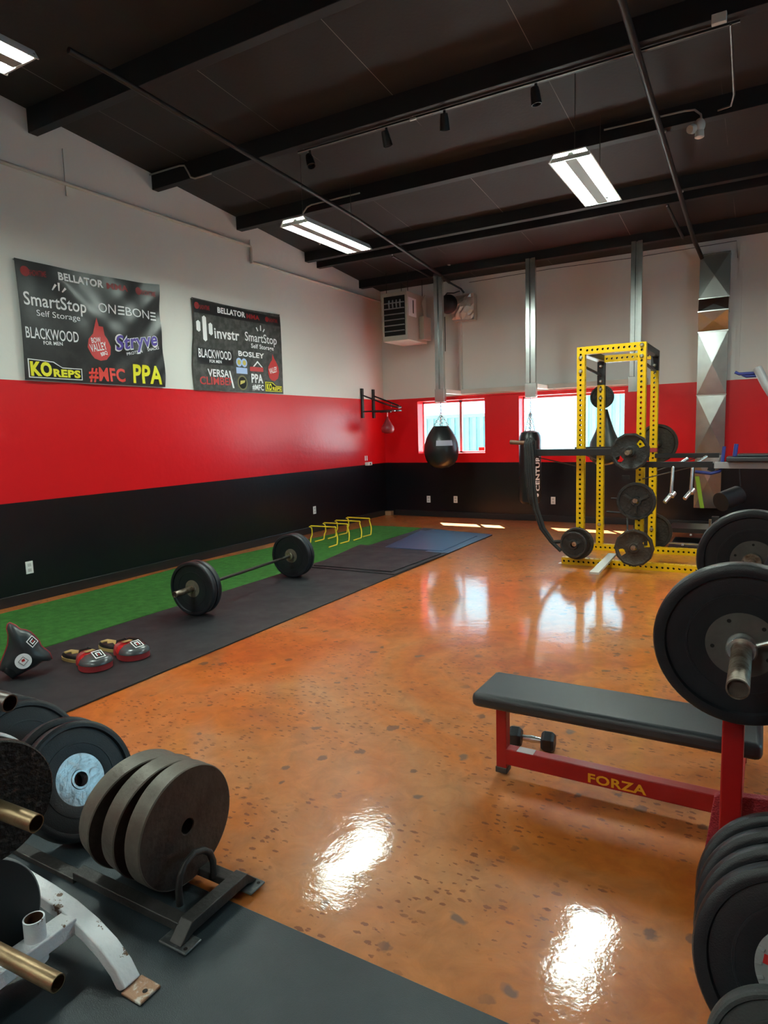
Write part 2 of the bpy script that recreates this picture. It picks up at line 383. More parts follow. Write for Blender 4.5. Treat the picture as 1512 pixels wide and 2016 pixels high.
# ------------------------------------------------------------------ room shell
XR = 9.2; YF = -14.0
def cz(y): return 3.873-.09*y
struct('floor', MB().box((-.3, YF, -.15), (XR, .3, 0)), m_floor, smooth=False)
struct('ceiling', MB().prism([(.3, cz(.3)), (YF, cz(YF)), (YF, cz(YF)+.2), (.3, cz(.3)+.2)], (-.3, 0, 0), (0, 1, 0), (0, 0, 1), XR+.6), m_ceil, smooth=False)
struct('wall_left', MB().box((-.3, YF, 0), (0, .0, 5.4)), m_wall, smooth=False)
struct('wall_right', MB().box((XR, YF, 0), (XR+.3, -7.4, 5.4)).box((XR, -4.4, 0), (XR+.3, .3, 5.4)).box((XR, -7.4, 0), (XR+.3, -4.4, .9)).box((XR, -7.4, 2.5), (XR+.3, -4.4, 5.4)), m_wall, smooth=False)
w3 = MB()  # unseen window added in the right wall for fill and blue hub reflection
for y in (-7.4, -5.93, -4.46): w3.box((XR+.1, y, .9), (XR+.15, y+.06, 2.5))
w3.box((XR+.1, -7.4, .9), (XR+.15, -4.4, .95)).box((XR+.1, -7.4, 2.45), (XR+.15, -4.4, 2.5))
w3 = struct('window_3', w3, m_bframe); MB().box((XR+.12, -7.4, .92), (XR+.126, -4.4, 2.48)).build('window_pane', m_glass, w3, smooth=False)
struct('wall_front', MB().box((-.3, YF-.3, 0), (XR+.3, YF, 5.4)), m_wall, smooth=False)
wb = MB(); ops = [(.665, 1.882, 1.085, 1.965), (2.455, 4.042, 1.085, 1.965)]
TH = .3
wb.box((-.3, 0, 0), (XR+.3, TH, 1.085)); wb.box((-.3, 0, 1.965), (XR+.3, TH, 4.2))
for a, b in ((-.3, .665), (1.882, 2.455), (4.042, XR+.3)): wb.box((a, 0, 1.085), (b, TH, 1.965))
struct('wall_back', wb, m_wall, smooth=False)
for i, (a, b, c, d) in enumerate(ops):
    mx_ = (1.37, 3.345)[i]
    w = MB(); y0, y1 = .21, .25
    for q in ((a, b, c, c+.022), (a, b, d-.035, d), (a, a+.016, c, d), (b-.02, b, c, d), (mx_-.022, mx_+.022, c, d)): w.box((q[0], y0, q[2]), (q[1], y1, q[3]))
    fr = struct('window_%d' % (i+1), w, m_bframe)
    if i == 0: MB().box((1.69, y0-.004, c+.03), (1.79, y0, c+.085)).build('window_sticker', m_txtr2, fr)
    MB().box((a+.01, y0+.018, c+.01), (b-.01, y0+.024, d-.02)).build('window_pane', m_glass, fr, smooth=False)
struct('baseboard_left', MB().box((0, YF, 0), (.018, -.12, .096)), m_base, bevel=.004)
struct('baseboard_back', MB().box((.19, -.018, 0), (XR, 0, .096)), m_base, bevel=.004)
MB().box((.02, -.10, 0), (.14, -.0, .075)).build('corner_block', mat('tan_block', (.32, .17, .09), .6), None, bevel=.003)
tag(bpy.data.objects['corner_block'], 'small tan wooden block in the far corner where the baseboards stop', 'block')
# ceiling beams
for y, zb, w in ((-6.27, 4.230, .09), (-4.885, 4.140, .085), (-3.575, 4.038, .10), (-2.16, 3.935, .09), (-1.87, 3.905, .08), (-.70, 3.812, .10), (-7.66, 4.35, .09), (-9.05, 4.48, .09), (-10.4, 4.6, .09), (-11.8, 4.72, .09)):
    tag(MB().box((0, y, zb), (XR, y+w, cz(y)+.02)).build('ceiling_beam', m_beam, None, bevel=.004), kind='structure')
BEAMS = [o for o in bpy.data.objects if o.name.startswith('ceiling_beam')]
for i, o in enumerate(BEAMS): o.name = 'trim_%d' % (i+1)
for i, y in enumerate((-5.93, -3.33)):
    o = MB().box((0, y-.012, 3.78 if i == 0 else 3.74), (.014, y+.012, cz(y)-.2)).build('trim_%d' % (20+i), m_wall, None); o['kind'] = 'structure'
o = MB().box((5.46, -.02, 2.03), (5.5, 0, 3.8)).build('trim_22', m_wall, None); o['kind'] = 'structure'
o = MB().box((1.47, -.05, 2.09), (1.51, 0, 3.8)).build('trim_23', m_wall, None); o['kind'] = 'structure'

# conduit on the left wall
cd = MB().tube([(.02, YF, 3.888), (.02, -3.36, 3.888)], .017, 10)
cd.tube([(.02, -3.36, 3.888), (.02, -3.345, 3.88), (.02, -3.34, 3.86), (.02, -3.34, 3.72), (.02, -3.33, 3.70), (.02, -3.31, 3.694), (.02, -.05, 3.694)], .017, 10)
c_ = thing('wall_conduit', 'long white conduit running high along the left wall with a step down', 'conduit', (0, -3.36, 3.8))
cd.build('conduit_tube', m_white, c_)
for y in (-3.0, -3.34): MB().box((0, y-.012, 3.675), (.036, y+.012, 3.713)).build('conduit_clamp', m_white, c_, bevel=.002)
# black ceiling pipes
def ceiling_pipe(name, label, pts, r, m=m_blk, clamps=()):
    t = thing(name, label, 'pipe', pts[0]); MB().tube(pts, r, 12).build('pipe_run', m, t)
    for c in clamps: MB().sphere(c, .012, 8, 6).build('bolt_head', m_bolt, t)
    return t
ceiling_pipe('sprinkler_pipe', 'black ceiling pipe crossing the beams on the left towards the corner', [(1.56, -6.95, 4.16), (1.58, -6.6, 4.14), (1.6, -3.3, 3.96), (1.52, -.75, 3.775), (1.5, -.45, 3.745)], .022)
ceiling_pipe('sprinkler_pipe', 'black ceiling pipe crossing the beams on the right down to the metal duct', [(4.965, -9, 4.38), (4.96, -3.7, 4.0), (4.965, -.6, 3.77), (4.99, -.30, 3.72), (5.03, -.2, 3.62)], .026, clamps=[(4.99, -3.6, 4.0), (4.99, -2.2, 3.9)])
MB().tube([(1.5, -.45, 3.745), (1.62, -.28, 3.66), (1.66, -.25, 3.60)], .015, 8).build('fan_feed_pipe', m_blk, None)
tag(bpy.data.objects['fan_feed_pipe'], 'thin black pipe angling down to the domed fan in the corner', 'pipe')
ceiling_pipe('ceiling_strut', 'short black strut beside the right ceiling pipe near the back beam', [(4.80, -1.87, 3.88), (4.85, -.72, 3.79)], .018, clamps=[(4.80, -1.9, 3.87)])
ceiling_pipe('ceiling_strut', 'thin black rod beside the left ceiling pipe above the corner heater', [(1.30, -1.9, 3.87), (1.32, -.72, 3.79)], .012, clamps=[(1.3, -1.9, 3.885)])
# conduits on beams
def conduit(label, pts, m=m_pipeg, r=.009):
    o = MB().tube(pts, r, 8).build('beam_conduit', m, None); return tag(o, label, 'conduit')
m_cond = mat('light_grey_conduit', (.42, .40, .36), .4, .3)
conduit('bent silver conduit on the second beam where it meets the left wall', [(.0, -4.905, 4.288), (.45, -4.905, 4.284), (.52, -4.905, 4.27), (.56, -4.905, 4.21), (.60, -4.905, 4.14), (.66, -4.905, 4.115), (.89, -4.905, 4.115)], m_cond)
conduit('silver conduit looping off the third beam to the left ceiling lamp', [(1.84, -3.595, 4.11), (1.18, -3.595, 4.11), (1.12, -3.6, 4.095), (1.07, -3.62, 4.03), (1.10, -3.66, 3.86), (1.35, -3.7, 3.62)], m_cond)
conduit('silver conduit curving down to the white sensor on the third beam', [(4.47, -3.595, 4.139), (5.14, -3.595, 4.131), (5.22, -3.595, 4.12), (5.27, -3.595, 4.07), (5.275, -3.595, 4.02)], m_cond)
conduit('dark conduit bending beside the right ceiling pipe at the third beam', [(5.545, -4.8, 4.12), (5.53, -3.85, 4.06), (5.50, -3.65, 4.06), (5.40, -3.62, 4.06)], m_pipeg)
# white sensor / emergency light
sn = thing('ceiling_sensor', 'white swivel sensor hanging from the third beam at upper right', 'sensor', (5.26, -3.6, 3.97))
MB().sphere((5.265, -3.62, 3.975), .05, 16, 10, (.9, .9, 1.15)).build('sensor_body', m_white, sn)
MB().lathe([(.0, .045), (.032, .04), (.04, 0), (.03, -.02), (0, -.02)], (5.215, -3.66, 3.945), (-.5, -.8, -.3), 20, closed=False).build('sensor_eye', m_white, sn)
MB().lathe([(0, 0), (.035, 0), (.038, -.05), (.03, -.055), (0, -.055)], (5.265, -3.62, 3.93), (0, 0, 1), 18, closed=False).build('sensor_neck', m_white, sn)
bx_ = MB().box((5.44, -4.99, 4.06), (5.53, -4.95, 4.12)); o = bx_.build('junction_box', m_white, None, bevel=.004)
tag(o, 'small white box on the second beam at the upper right corner', 'junction box')
o = MB().box((3.10, -4.80, 4.112), (3.16, -4.78, 4.128)).build('junction_box', m_white, None, bevel=.002); tag(o, 'tiny white tag on the spotlight track between two spotlights', 'tag')
sm = thing('ceiling_detector', 'small white round detector on the back ceiling beam', 'detector', (1.62, -.72, 3.95))
MB().lathe([(0, 0), (.028, 0), (.03, .02), (.022, .04), (0, .045)], (1.62, -.705, 3.955), (0, -1, 0), 20, closed=False).build('detector_body', m_white, sm)
# track and spots
tk = MB().box((1.9, -4.795, 4.118), (5.6, -4.765, 4.136)).build('light_track', m_blk, None); tag(tk, 'black spotlight track under the second ceiling beam', 'track')
MB().box((1.9, -4.799, 4.116), (5.6, -4.795, 4.121)).build('track_rail', m_cond, tk)
def spot(x, dx, dy, dz, label):
    t = thing('track_spotlight', label, 'spotlight', (x, -4.78, 4.12), 'spotlights on the black track')
    MB().tube([(x, -4.78, 4.12), (x, -4.78, 4.04)], .012, 8).build('spot_stem', m_blk, t)
    d = Vector((dx, dy, dz)).normalized(); c = Vector((x, -4.78, 4.02))
    MB().lathe([(0, -.07), (.03, -.07), (.036, -.03), (.042, .055), (.036, .055), (.03, 0.02), (0, .02)], c, d, 20, closed=False).build('spot_head', m_blk, t)
    return t
spot(2.03, .4, -.2, -1, 'black spotlight nearest the left wall on the ceiling track')
spot(2.86, .1, .3, -1, 'second black spotlight from the left wall on the ceiling track')
spot(3.42, -.1, .3, -1, 'third black spotlight from the left wall on the ceiling track')
spot(4.2, .1, .1, -1, 'rightmost black spotlight, beside the right ceiling pipe')

# ------------------------------------------------------------------ ceiling lamps
def lamp(x, y, z, label, rz=0):
    t = thing('ceiling_lamp', label, 'ceiling lamp', (x, y, z), 'twin tube ceiling lamps')
    L = .61; Wd = .165
    MB().prism([(-Wd, 0), (-Wd+.01, 0), (-.12, .05), (.12, .05), (Wd-.01, 0), (Wd, 0), (.125, .06), (-.125, .06)], (x, y-L, z), (1, 0, 0), (0, 0, 1), -2*L).build('lamp_housing', m_housing, t)
    for s in (-1, 1):
        MB().box((x+s*.098-.038, y-L+.05, z+.014), (x+s*.098+.038, y+L-.05, z+.024)).build('light_tube', m_lens, t, bevel=.004)
        MB().box((x-Wd+.015, y+s*(L-.02)-.006, z-.002), (x+Wd-.015, y+s*(L-.02)+.006, z+.03)).build('end_cap', m_refl, t)
    MB().prism([(-.045, -.004), (.045, -.004), (.012, .05), (-.012, .05)], (x, y-L+.03, z+.004), (1, 0, 0), (0, 0, 1), -2*L+.06).build('centre_reflector', mat('grey_lamp_spine', (.28, .29, .28), .5), t)
    for s in (-1, 1):
        MB().tube([(x, y+s*.45, z+.06), (x, y+s*.45, cz(y+s*.45))], .003, 6).build('hanging_wire', m_pipeg, t)
    return t
LBL = ['lit twin tube lamp hanging over the left side near the heater', 'lit twin tube lamp hanging over the middle, near the white sensor', 'lit twin tube lamp cut off at the upper left edge',
       'added fill lamp with twin tubes over the far right side, out of view', 'added fill lamp with twin tubes, unseen behind the camera on the left', 'added fill lamp with twin tubes, unseen behind the camera on the right']
for i, (x, y, z, r) in enumerate(LAMP_SPOTS): lamp(x, y, z, LBL[i])

# ------------------------------------------------------------------ outside
tag(MB().box((-30, .6, -.4), (40, 40, -.3)).build('outside_ground', m_gnd, None), kind='structure')
eb = thing('outside_building', 'pale corrugated metal building outside behind the windows', 'building', (-3, 9, -.3))
cw = MB(); x = -4.4
while x < -1.5: cw.box((x, 8.9, -.3), (x+.12, 9.0, 1.85)); cw.box((x+.12, 8.95, -.3), (x+.24, 9.0, 1.85)); x += .24
cw.build('corrugated_wall', m_ext, eb); MB().box((-4.5, 8.8, 1.85), (-1.2, 12, 1.95)).build('roof_edge', m_ext, eb)
eb2 = thing('outside_container', 'pale ribbed container outside behind the right window', 'container', (3.2, 8, -.3))
cw = MB(); x = 1.42
while x < 3.2: cw.box((x, 7.9, -.3), (x+.10, 8.0, 2.9)); cw.box((x+.10, 7.94, -.3), (x+.2, 8.0, 2.9)); x += .2
cw.build('ribbed_wall', m_ext, eb2)

# ------------------------------------------------------------------ floor coverings
def slab(name, poly, z0, z1, m, label, cat='mat', group=None, bev=.002):
    o = MB().prism(poly, (0, 0, z0), (1, 0, 0), (0, 1, 0), z1-z0).build(name, m, None, bevel=bev); return tag(o, label, cat, group)
slab('turf_strip', [(.22, -10.6), (1.43, -10.6), (1.44, -5.7), (1.45, -4.0), (1.36, -1.32), (.50, -1.36), (.13, -4.9), (.2, -6.2)], .001, .012, m_turf, 'long green artificial turf strip along the left wall', 'turf')
slab('rubber_mat_runner', [(1.46, -8.80), (2.612, -8.80), (2.606, -1.62), (1.40, -1.30)], .001, .011, m_matr, 'long black rubber runner between the turf and the orange floor')
slab('rubber_floor_mat', [(1.3, YF+.1), (7.4, YF+.1), (7.4, -8.765), (4.2, -8.765), (1.3, -8.80)], .0005, .0105, m_matn, 'large grey black rubber mat in the foreground under the plates')
slab('exercise_mat', [(1.50, -4.42), (2.60, -4.40), (2.625, -3.18), (1.42, -3.05)], .0115, .020, m_matr, 'black square mat lying under the upper dark square mat')
slab('exercise_mat', [(1.555, -4.36), (2.53, -4.33), (2.575, -3.22), (1.33, -3.03)], .0205, .030, m_matr, 'black square mat with a pale scuff, stacked nearest the barbell')
slab('exercise_mat', [(1.70, -3.03), (2.50, -3.03), (2.46, -1.83), (1.50, -1.62)], .0115, .021, m_matb, 'smooth dark mat with painted blue sky reflection nearest the back wall')
slab('exercise_mat', [(2.30, -3.1), (2.61, -3.10), (2.604, -1.60), (1.62, -1.45), (1.55, -1.62), (2.47, -1.81)], .0112, .014, m_matb, 'thin dark mat with painted blue sky reflection beneath the smooth mat by the back wall')

# ------------------------------------------------------------------ plates
def sym(half):   # half profile (r, z) hub to rim to mirrored closed loop
    return half+[(r, -z) for r, z in reversed(half)]
def bumper(name, label, r, h, hub, hubr, loc, rot, lips=.86, bolts=0, hubth=None, group=None, rub=m_rubber):
    """bumper plate: axis local Z, centred"""
    t = thing(name, label, 'weight plate', (0, 0, 0), group)
    H = h/2; rec = H*.62
    prof = [(hubr-.002, rec*.9), (hubr+.004, rec), (r*lips-.012, rec), (r*lips, rec-.001), (r*lips+.004, H*.98), (r*lips+.012, H), (r-.012, H), (r-.004, H-.004), (r, H-.012)]
    MB().lathe(sym(prof), n=72).build('rubber_disc', rub, t)
    g = MB().lathe(sym([(r*.60, rec), (r*.602, rec+.0022), (r*.625, rec+.0022), (r*.628, rec)]), n=64); g.build('moulded_ring', rub, t)
    hz = rec*.93 if hubth is None else hubth
    hb_ = MB().lathe(sym([(.0262, hz+.004), (.034, hz+.004), (.036, hz), (hubr, hz), (hubr, hz-.003)]), n=48).build('steel_hub', hub, t)
    for k in range(bolts):
        a = 2*pi*(k+.3)/bolts
        for s in (1, -1):
            MB().lathe([(0, .0006), (.0055, .0006), (.0055, 0)], (.072*cos(a), .072*sin(a), s*(hz)), (0, 0, s), 12, closed=False).build('bolt_hole', m_dark, hb_)
    t.location = loc; t.rotation_euler = rot
    return t
# barbell on the mat
bl = Vector((1.815, -6.345, .237)); br = Vector((1.672, -4.86, .237)); bd = (br-bl).normalized(); bc = (bl+br)/2; rotb = aim(bd)
pl0 = bumper('bumper_plate', 'outer black bumper plate on the near end of the floor barbell', .225, .055, mat('tan_steel_hub', (.26, .225, .18), .4, .5, var=.35, vscale=20), .072, bc-bd*.775, rotb)
dup(pl0, bc-bd*.715, rotb, 'inner black bumper plate on the near end of the floor barbell')
dup(pl0, bc+bd*.715, rotb, 'inner black bumper plate on far end of floor barbell, tan hub facing the near end')
dup(pl0, bc+bd*.775, rotb, 'outer black bumper plate on the far end of the floor barbell')
def barbell(label, c, d, half, inner, sleeve_m, shaft_m, name='barbell', r=.014):
    t = thing(name, label, 'barbell', c); c = Vector(c); d = Vector(d).normalized()
    MB().tube([c-d*inner, c+d*inner], r, 14).build('bar_shaft', shaft_m, t)
    for s in (-1, 1):
        MB().lathe([(.015, 0), (.036, 0), (.038, .003), (.038, .022), (.036, .026), (.015, .026)], c+d*s*(inner-.026), d*s, 28).build('sleeve_collar', sleeve_m, t)
        MB().pipe(c+d*s*inner, c+d*s*half, .0248, .003, 28, .012).build('sleeve', sleeve_m, t)
        MB().lathe([(0, 0), (.022, 0)], c+d*s*(half-.011), d*s, 20, closed=False).build('sleeve_end', m_rust, t)
    return t
barbell('olympic barbell loaded with four black bumper plates resting on the rubber runner', bc, bd, 1.0, .685, m_bar, mat('dark_bar_steel', (.05, .045, .04), .5, .6))
# ---- bench press barbell
byc = -7.532
np_ = bumper('bumper_plate', 'large black bumper plate with bolted grey hub on near side of bench press bar', .225, .058, m_hubd, .09, (5.81, -8.165, .858), aim((0, -1, 0), .4), lips=.84, bolts=5)
dup(np_, (5.816, -6.90, .856), aim((0, -1, 0), 1.2), 'large dark blue black bumper plate on far side of bench press bar')
barbell('rusty barbell resting on the red bench press uprights', (5.812, byc, .858), (0, 1, 0), .99, .60, m_bar, m_bar)
cl = thing('barbell_clip', 'shiny steel collar clip on the near sleeve of bench press bar', 'collar', (5.812, -8.2, .858))
MB().lathe([(.0255, -.002), (.038, 0), (.038, .03), (.034, .036), (.0255, .036)], (5.811, -8.197, .858), (0, -1, 0), 32).build('clip_ring', m_chrome, cl)
MB().tube([(5.845, -8.21, .87), (5.875, -8.215, .885), (5.89, -8.22, .875), (5.885, -8.22, .86)], .006, 8).build('clip_lever', m_chrome, cl)

# ---- flat bench (FORZA)
bn = thing('bench_press', 'red framed flat bench with black pad and yellow lettering on its lower beam', 'weight bench', (5.3, -7.62, 0))
MB().box((4.845, -7.775, .342), (5.875, -7.49, .402)).build('bench_pad', m_vinyl, bn, bevel=.022)
MB().box((4.90, -7.64, .03), (4.945, -7.59, .345)).build('front_leg', m_red, bn, bevel=.004)
MB().box((4.897, -7.643, .011), (4.948, -7.587, .036)).build('rubber_foot', mat('grey_rubber_foot', (.06, .05, .045), .6), bn, bevel=.003)
MB().box((4.94, -7.64, .052), (5.80, -7.59, .122)).build('lower_beam', m_red, bn, bevel=.004)
MB().box((4.99, -7.641, .1225), (5.06, -7.595, .1235)).build('worn_sticker', mat('faded_sticker', (.45, .38, .38), .5), bn)
text('lettering', 'FORZA', m_ylw, bn, (5.283, -7.6405, .063), (1, 0, 0), (0, 0, 1), .218, .036, bold=.03)
MB().box((5.72, -7.66, .30), (5.85, -7.57, .345)).build('pad_bracket', m_red, bn, bevel=.004)
for y in (-8.035, -7.05):
    MB().box((5.765, y-.032, .0), (5.823, y+.032, .80)).build('upright', m_red, bn, bevel=.005)
    MB().prism([(-.035, .78), (.055, .78), (.055, .80), (-.012, .80), (-.012, .86), (-.035, .88)], (5.815, y+.012, 0), (1, 0, 0), (0, 0, 1), .024).build('bar_hook', m_blk, bn)
MB().box((5.77, -8.0, .05), (5.82, -7.08, .11)).build('cross_beam', m_red, bn, bevel=.004)
MB().prism([(5.845, .84), (5.895, 1.0), (6.12, 1.0), (6.12, .80), (5.86, .80)], (0, -7.10, 0), (1, 0, 0), (0, 0, 1), .012).build('guard_plate', mat('blued_steel_plate', (.09, .10, .13), .3, .6), bn, bevel=.003)
MB().prism([(5.712, .012), (5.745, .285), (5.76, .30), (6.25, .36), (6.3, .012)], (0, -7.93, 0), (1, 0, 0), (0, 0, 1), .03).build('foot_guard', m_dia, bn, bevel=.003)
# ---- dumbbell under bench
db = thing('hex_dumbbell', 'black hex dumbbell with chrome handle on the floor behind the bench', 'dumbbell', (4.97, -7.36, 0))
dd = Vector((.19, .02, 0)).normalized()
for s in (-1, 1):
    c = Vector((4.965, -7.355, .047))+dd*s*.075
    MB().lathe([(0, -.03), (.038, -.03), (.05, -.018), (.05, .018), (.038, .03), (0, .03)], c, dd*s, 6, closed=False).build('hex_head', m_rubber, db, bevel=.003)
MB().tube([Vector((4.965, -7.355, .047))+dd*a for a in (-.06, -.04, 0, .04, .06)], [.012, .013, .0165, .013, .012], 16).build('handle', m_chrome, db)
# ---- plates leaning at right bottom
pn = Vector((-.01, -.945, .326)).normalized()
for k in range(4):
    c = Vector((5.961, -8.576, .240))-pn*.004
    c = Vector((5.961, -8.576+.02, .240)) if False else Vector((5.961, -8.576, .240))
    c = c-pn*.03+Vector((-.004*k, .078*k*1.0, -.002*k))
    if k == 0:
        q0 = bumper('bumper_plate', 'front black bumper plate with silver and red hub leaning at the lower right', .225, .06, mat('silver_painted_hub', (.42, .45, .46), .4, .35, var=.2, vscale=30), .095, c, aim(pn), lips=.84)
        for j in range(7):
            a = j*2*pi/7+.3
            MB().box((-.012, -.010, 0), (.012, .010, .0015)).build('red_hub_mark', m_txtr, q0, local=True)
            o_ = q0.children[-1]
        marks = [o_ for o_ in q0.children if o_.name.startswith('red_hub_mark')]
        for j, o_ in enumerate(marks):
            a = j*2*pi/7+.3; o_.location = (.066*cos(a), .066*sin(a), .0185); o_.rotation_euler = (0, 0, a)
        for j in range(18):
            a = j*2*pi/18
            b_ = MB().box((-.007, -.004, 0), (.007, .004, .004)).build('hub_tooth', mat('silver_painted_hub', (.42, .45, .46), .4), q0, bevel=.001, local=True); b_.location = (.087*cos(a), .087*sin(a), .0175); b_.rotation_euler = (0, 0, a)
    else:
        dup(pl0, c, aim(pn), 'black bumper plate, %s behind the silver hub plate at lower right' % ('first', 'second', 'third')[k-1])
bumper('small_bumper_plate', 'small grey rubber plate at the bottom edge, in front of the leaning plates', .145, .045, m_hubd, .05, (5.925, -8.765, .175), aim(pn), rub=mat('grey_rubber', (.06, .068, .07), .55, var=.2, vscale=20, bump=.2, bscale=200))
rkf = thing('plate_rack', 'low black floor rack under the leaning plates at lower right', 'plate rack', (5.96, -8.5, 0))
for s in (-1, 1): MB().box((5.96+s*.07-.015, -8.85, .0105), (5.96+s*.07+.015, -8.05, .035)).build('rack_rail', m_rack, rkf, bevel=.003)

# ------------------------------------------------------------------ left foreground: floor plate rack with iron and bumper plates
fr = thing('plate_rack', 'dark steel floor rack with a hoop and bolted feet holding upright plates at left', 'plate rack', (4.3, -8.82, 0))
for y in (-8.93, -8.72):
    MB().box((3.92, y-.022, .026), (4.41, y+.022, .054)).build('rack_rail', m_rack, fr, bevel=.003)
    MB().box((2.2, y-.022, .0108), (3.92, y+.022, .03)).build('rack_rail', m_rack, fr, bevel=.003)
MB().prism([(-8.985, .019), (-8.935, .066), (-8.70, .066), (-8.655, .019), (-8.675, .019), (-8.70, .030), (-8.93, .030), (-8.965, .019)], (4.405, 0, 0), (0, 1, 0), (0, 0, 1), .048).build('cross_bar', m_rack, fr, bevel=.003)
for (ya, yb, s) in ((-8.995, -8.93, -1), (-8.72, -8.65, 1)):
    MB().box((4.372, ya, .0108), (4.482, yb, .019)).build('foot_plate', m_rackp, fr, bevel=.005)
    yc = (ya+yb)/2
    MB().lathe([(0, .0006), (.006, .0006), (.006, 0)], (4.468, yc+s*.018, .019), (0, 0, 1), 12, closed=False).build('bolt_hole', m_dark, fr)
hp = [(4.345, -8.885, .045), (4.345, -8.885, .10), (4.343, -8.875, .135), (4.341, -8.85, .158), (4.34, -8.812, .17), (4.341, -8.775, .158), (4.343, -8.75, .135), (4.345, -8.74, .10), (4.345, -8.74, .045)]
MB().tube(hp, .011, 12).build('hoop', m_rack, fr)
def iron(name, label, r, h, loc, rot, m=m_rust, rim=m_rustrim):
    t = thing(name, label, 'weight plate', (0, 0, 0)); H = h/2
    MB().lathe(sym([(.0245, H-.004), (.027, H-.0005), (r-.004, H-.0005)]), n=64).build('plate_face', m, t)
    MB().lathe(sym([(r-.006, H-.001), (r-.003, H), (r, H-.004)]), n=72).build('plate_rim', rim, t)
    t.location = loc; t.rotation_euler = rot; return t
ir = .193
i0 = iron('iron_plate', 'front rusty brown iron plate with a centre hole in the floor rack', ir, .066, (4.255, -8.782, .228), aim((1, 0, -.035)))
dup(i0, (4.164, -8.783, .230), aim((1, -.10, -.11)), 'middle rusty iron plate of three, tilted behind the front one')
dup(i0, (4.070, -8.785, .232), aim((1, -.22, -.17)), 'rearmost rusty iron plate of three, next to the silver hub bumper')
lb = bumper('bumper_plate', 'dark blue black bumper plate with bright silver hub standing in the floor rack', .212, .06, m_hub, .092, (3.695, -8.755, .222), aim((.907, -.03, .42)), lips=.86)
lb2 = dup(lb, (3.626, -8.754, .222), aim((.907, -.03, .42)), 'black bumper plate pressed against the back of the silver hub plate')
lb3 = bumper('bumper_plate', 'dark bumper plate leaning behind the pair with the silver hub in the rack', .215, .045, m_hubd, .05, (3.36, -8.74, .235), aim((.9, -.03, .42)), lips=.86)
for k, s_ in enumerate(('first', 'second', 'third')):
    dup(lb3, (3.27-.085*k, -8.74-.004*k, .235), aim((.9, -.03, .42)), 'black bumper plate far back in the floor rack, %s towards the left edge' % s_)

# ------------------------------------------------------------------ white weight tree
wt = thing('weight_tree', 'chipped white steel weight tree with brown pegs at the lower left edge', 'weight tree', (3.8, -9.2, 0))
# curved leg on the floor plane along +X
def arc_leg(pts, w, h, name, m=m_wp, parent=wt):
    P = [Vector(p) for p in pts]; vs = []; n = len(P)
    for i in range(n):
        a = P[max(i-1, 0)]; b = P[min(i+1, n-1)]; t = (b-a).normalized(); sy = Vector((0, 1, 0)); nn = sy.cross(t).normalized()*-1
        sx = t.cross(nn).normalized()
        for u, v in ((-1, -1), (1, -1), (1, 1), (-1, 1)): vs.append(P[i]+sx*u*w/2+nn*v*h/2)
    fs = [(0, 1, 2, 3), tuple((n-1)*4+k for k in (3, 2, 1, 0))]
    for i in range(n-1):
        for k in range(4): fs.append((i*4+k, i*4+(k+1) % 4, i*4+4+(k+1) % 4, i*4+4+k))
    return MB().add(vs, fs).build(name, m, parent, bevel=.004)
arc_leg([(3.30, -9.134, .012), (3.33, -9.134, .05), (3.42, -9.134, .10), (3.56, -9.134, .14), (3.75, -9.134, .158), (3.95, -9.134, .158), (4.08, -9.134, .150), (4.18, -9.134, .138), (4.27, -9.134, .115), (4.34, -9.134, .085), (4.39, -9.134, .05), (4.42, -9.134, .012)], .052, .038, 'curved_leg')
MB().box((4.428, -9.168, .0108), (4.503, -9.10, .019)).build('foot_plate', m_rustp, wt, bevel=.003)
MB().lathe([(0, .0006), (.007, .0006), (.007, 0)], (4.482, -9.134, .019), (0, 0, 1), 12, closed=False).build('bolt_hole', m_dark, wt)
MB().box((4.18, -9.80, .105), (4.24, -9.15, .150)).build('base_beam', m_wp, wt, bevel=.004)
MB().tube([(4.207, -9.25, .085), (4.207, -9.25, .150)], .027, 20).build('pivot_sleeve', m_wp, wt)
MB().pipe((4.207, -9.25, .15), (4.207, -9.25, .208), .027, .004, 24, .05).build('pivot_sleeve', m_wp, wt)
MB().box((4.145, -9.43, .15), (4.207, -9.37, 1.25)).build('post', m_wp, wt, bevel=.004)
MB().lathe([(.0228, .052), (.0228, -.0), (0, 0)], (4.207, -9.25, .156), (0, 0, 1), 24, closed=False).build('sleeve_lining', mat('rust_lining', (.09, .035, .015), .8), wt)
MB().pipe((4.17, -9.385, .622), (4.44, -9.352, .60), .0205, .0025, 24, .2).build('peg', m_pipe, wt)
MB().pipe((4.17, -9.385, .232), (4.467, -9.354, .212), .0205, .0025, 24, .2).build('peg', m_pipe, wt)
MB().pipe((4.17, -9.385, .892), (4.378, -9.349, .873), .0205, .0025, 24, .2).build('peg', m_pipeg, wt)

tree_plate = iron('iron_plate', 'pitted black iron plate hanging on the middle brown peg of the white tree', .150, .03, (4.275, -9.372, .614), aim((1, -.17, 0)), m_pit, m_pit)
iron('iron_plate', 'pale rimmed iron plate directly behind the pitted plate on the white tree', .153, .03, (4.225, -9.378, .620), aim((1, -.17, 0)), m_pit, m_wp)
iron('iron_plate', 'flat black plate hanging low beside the white tree post', .185, .02, (4.105, -9.365, .205), aim((1, -.1, .03)), mat('flat_black_plate', (.018, .02, .022), .45), mat('grey_rim', (.25, .26, .26), .4))

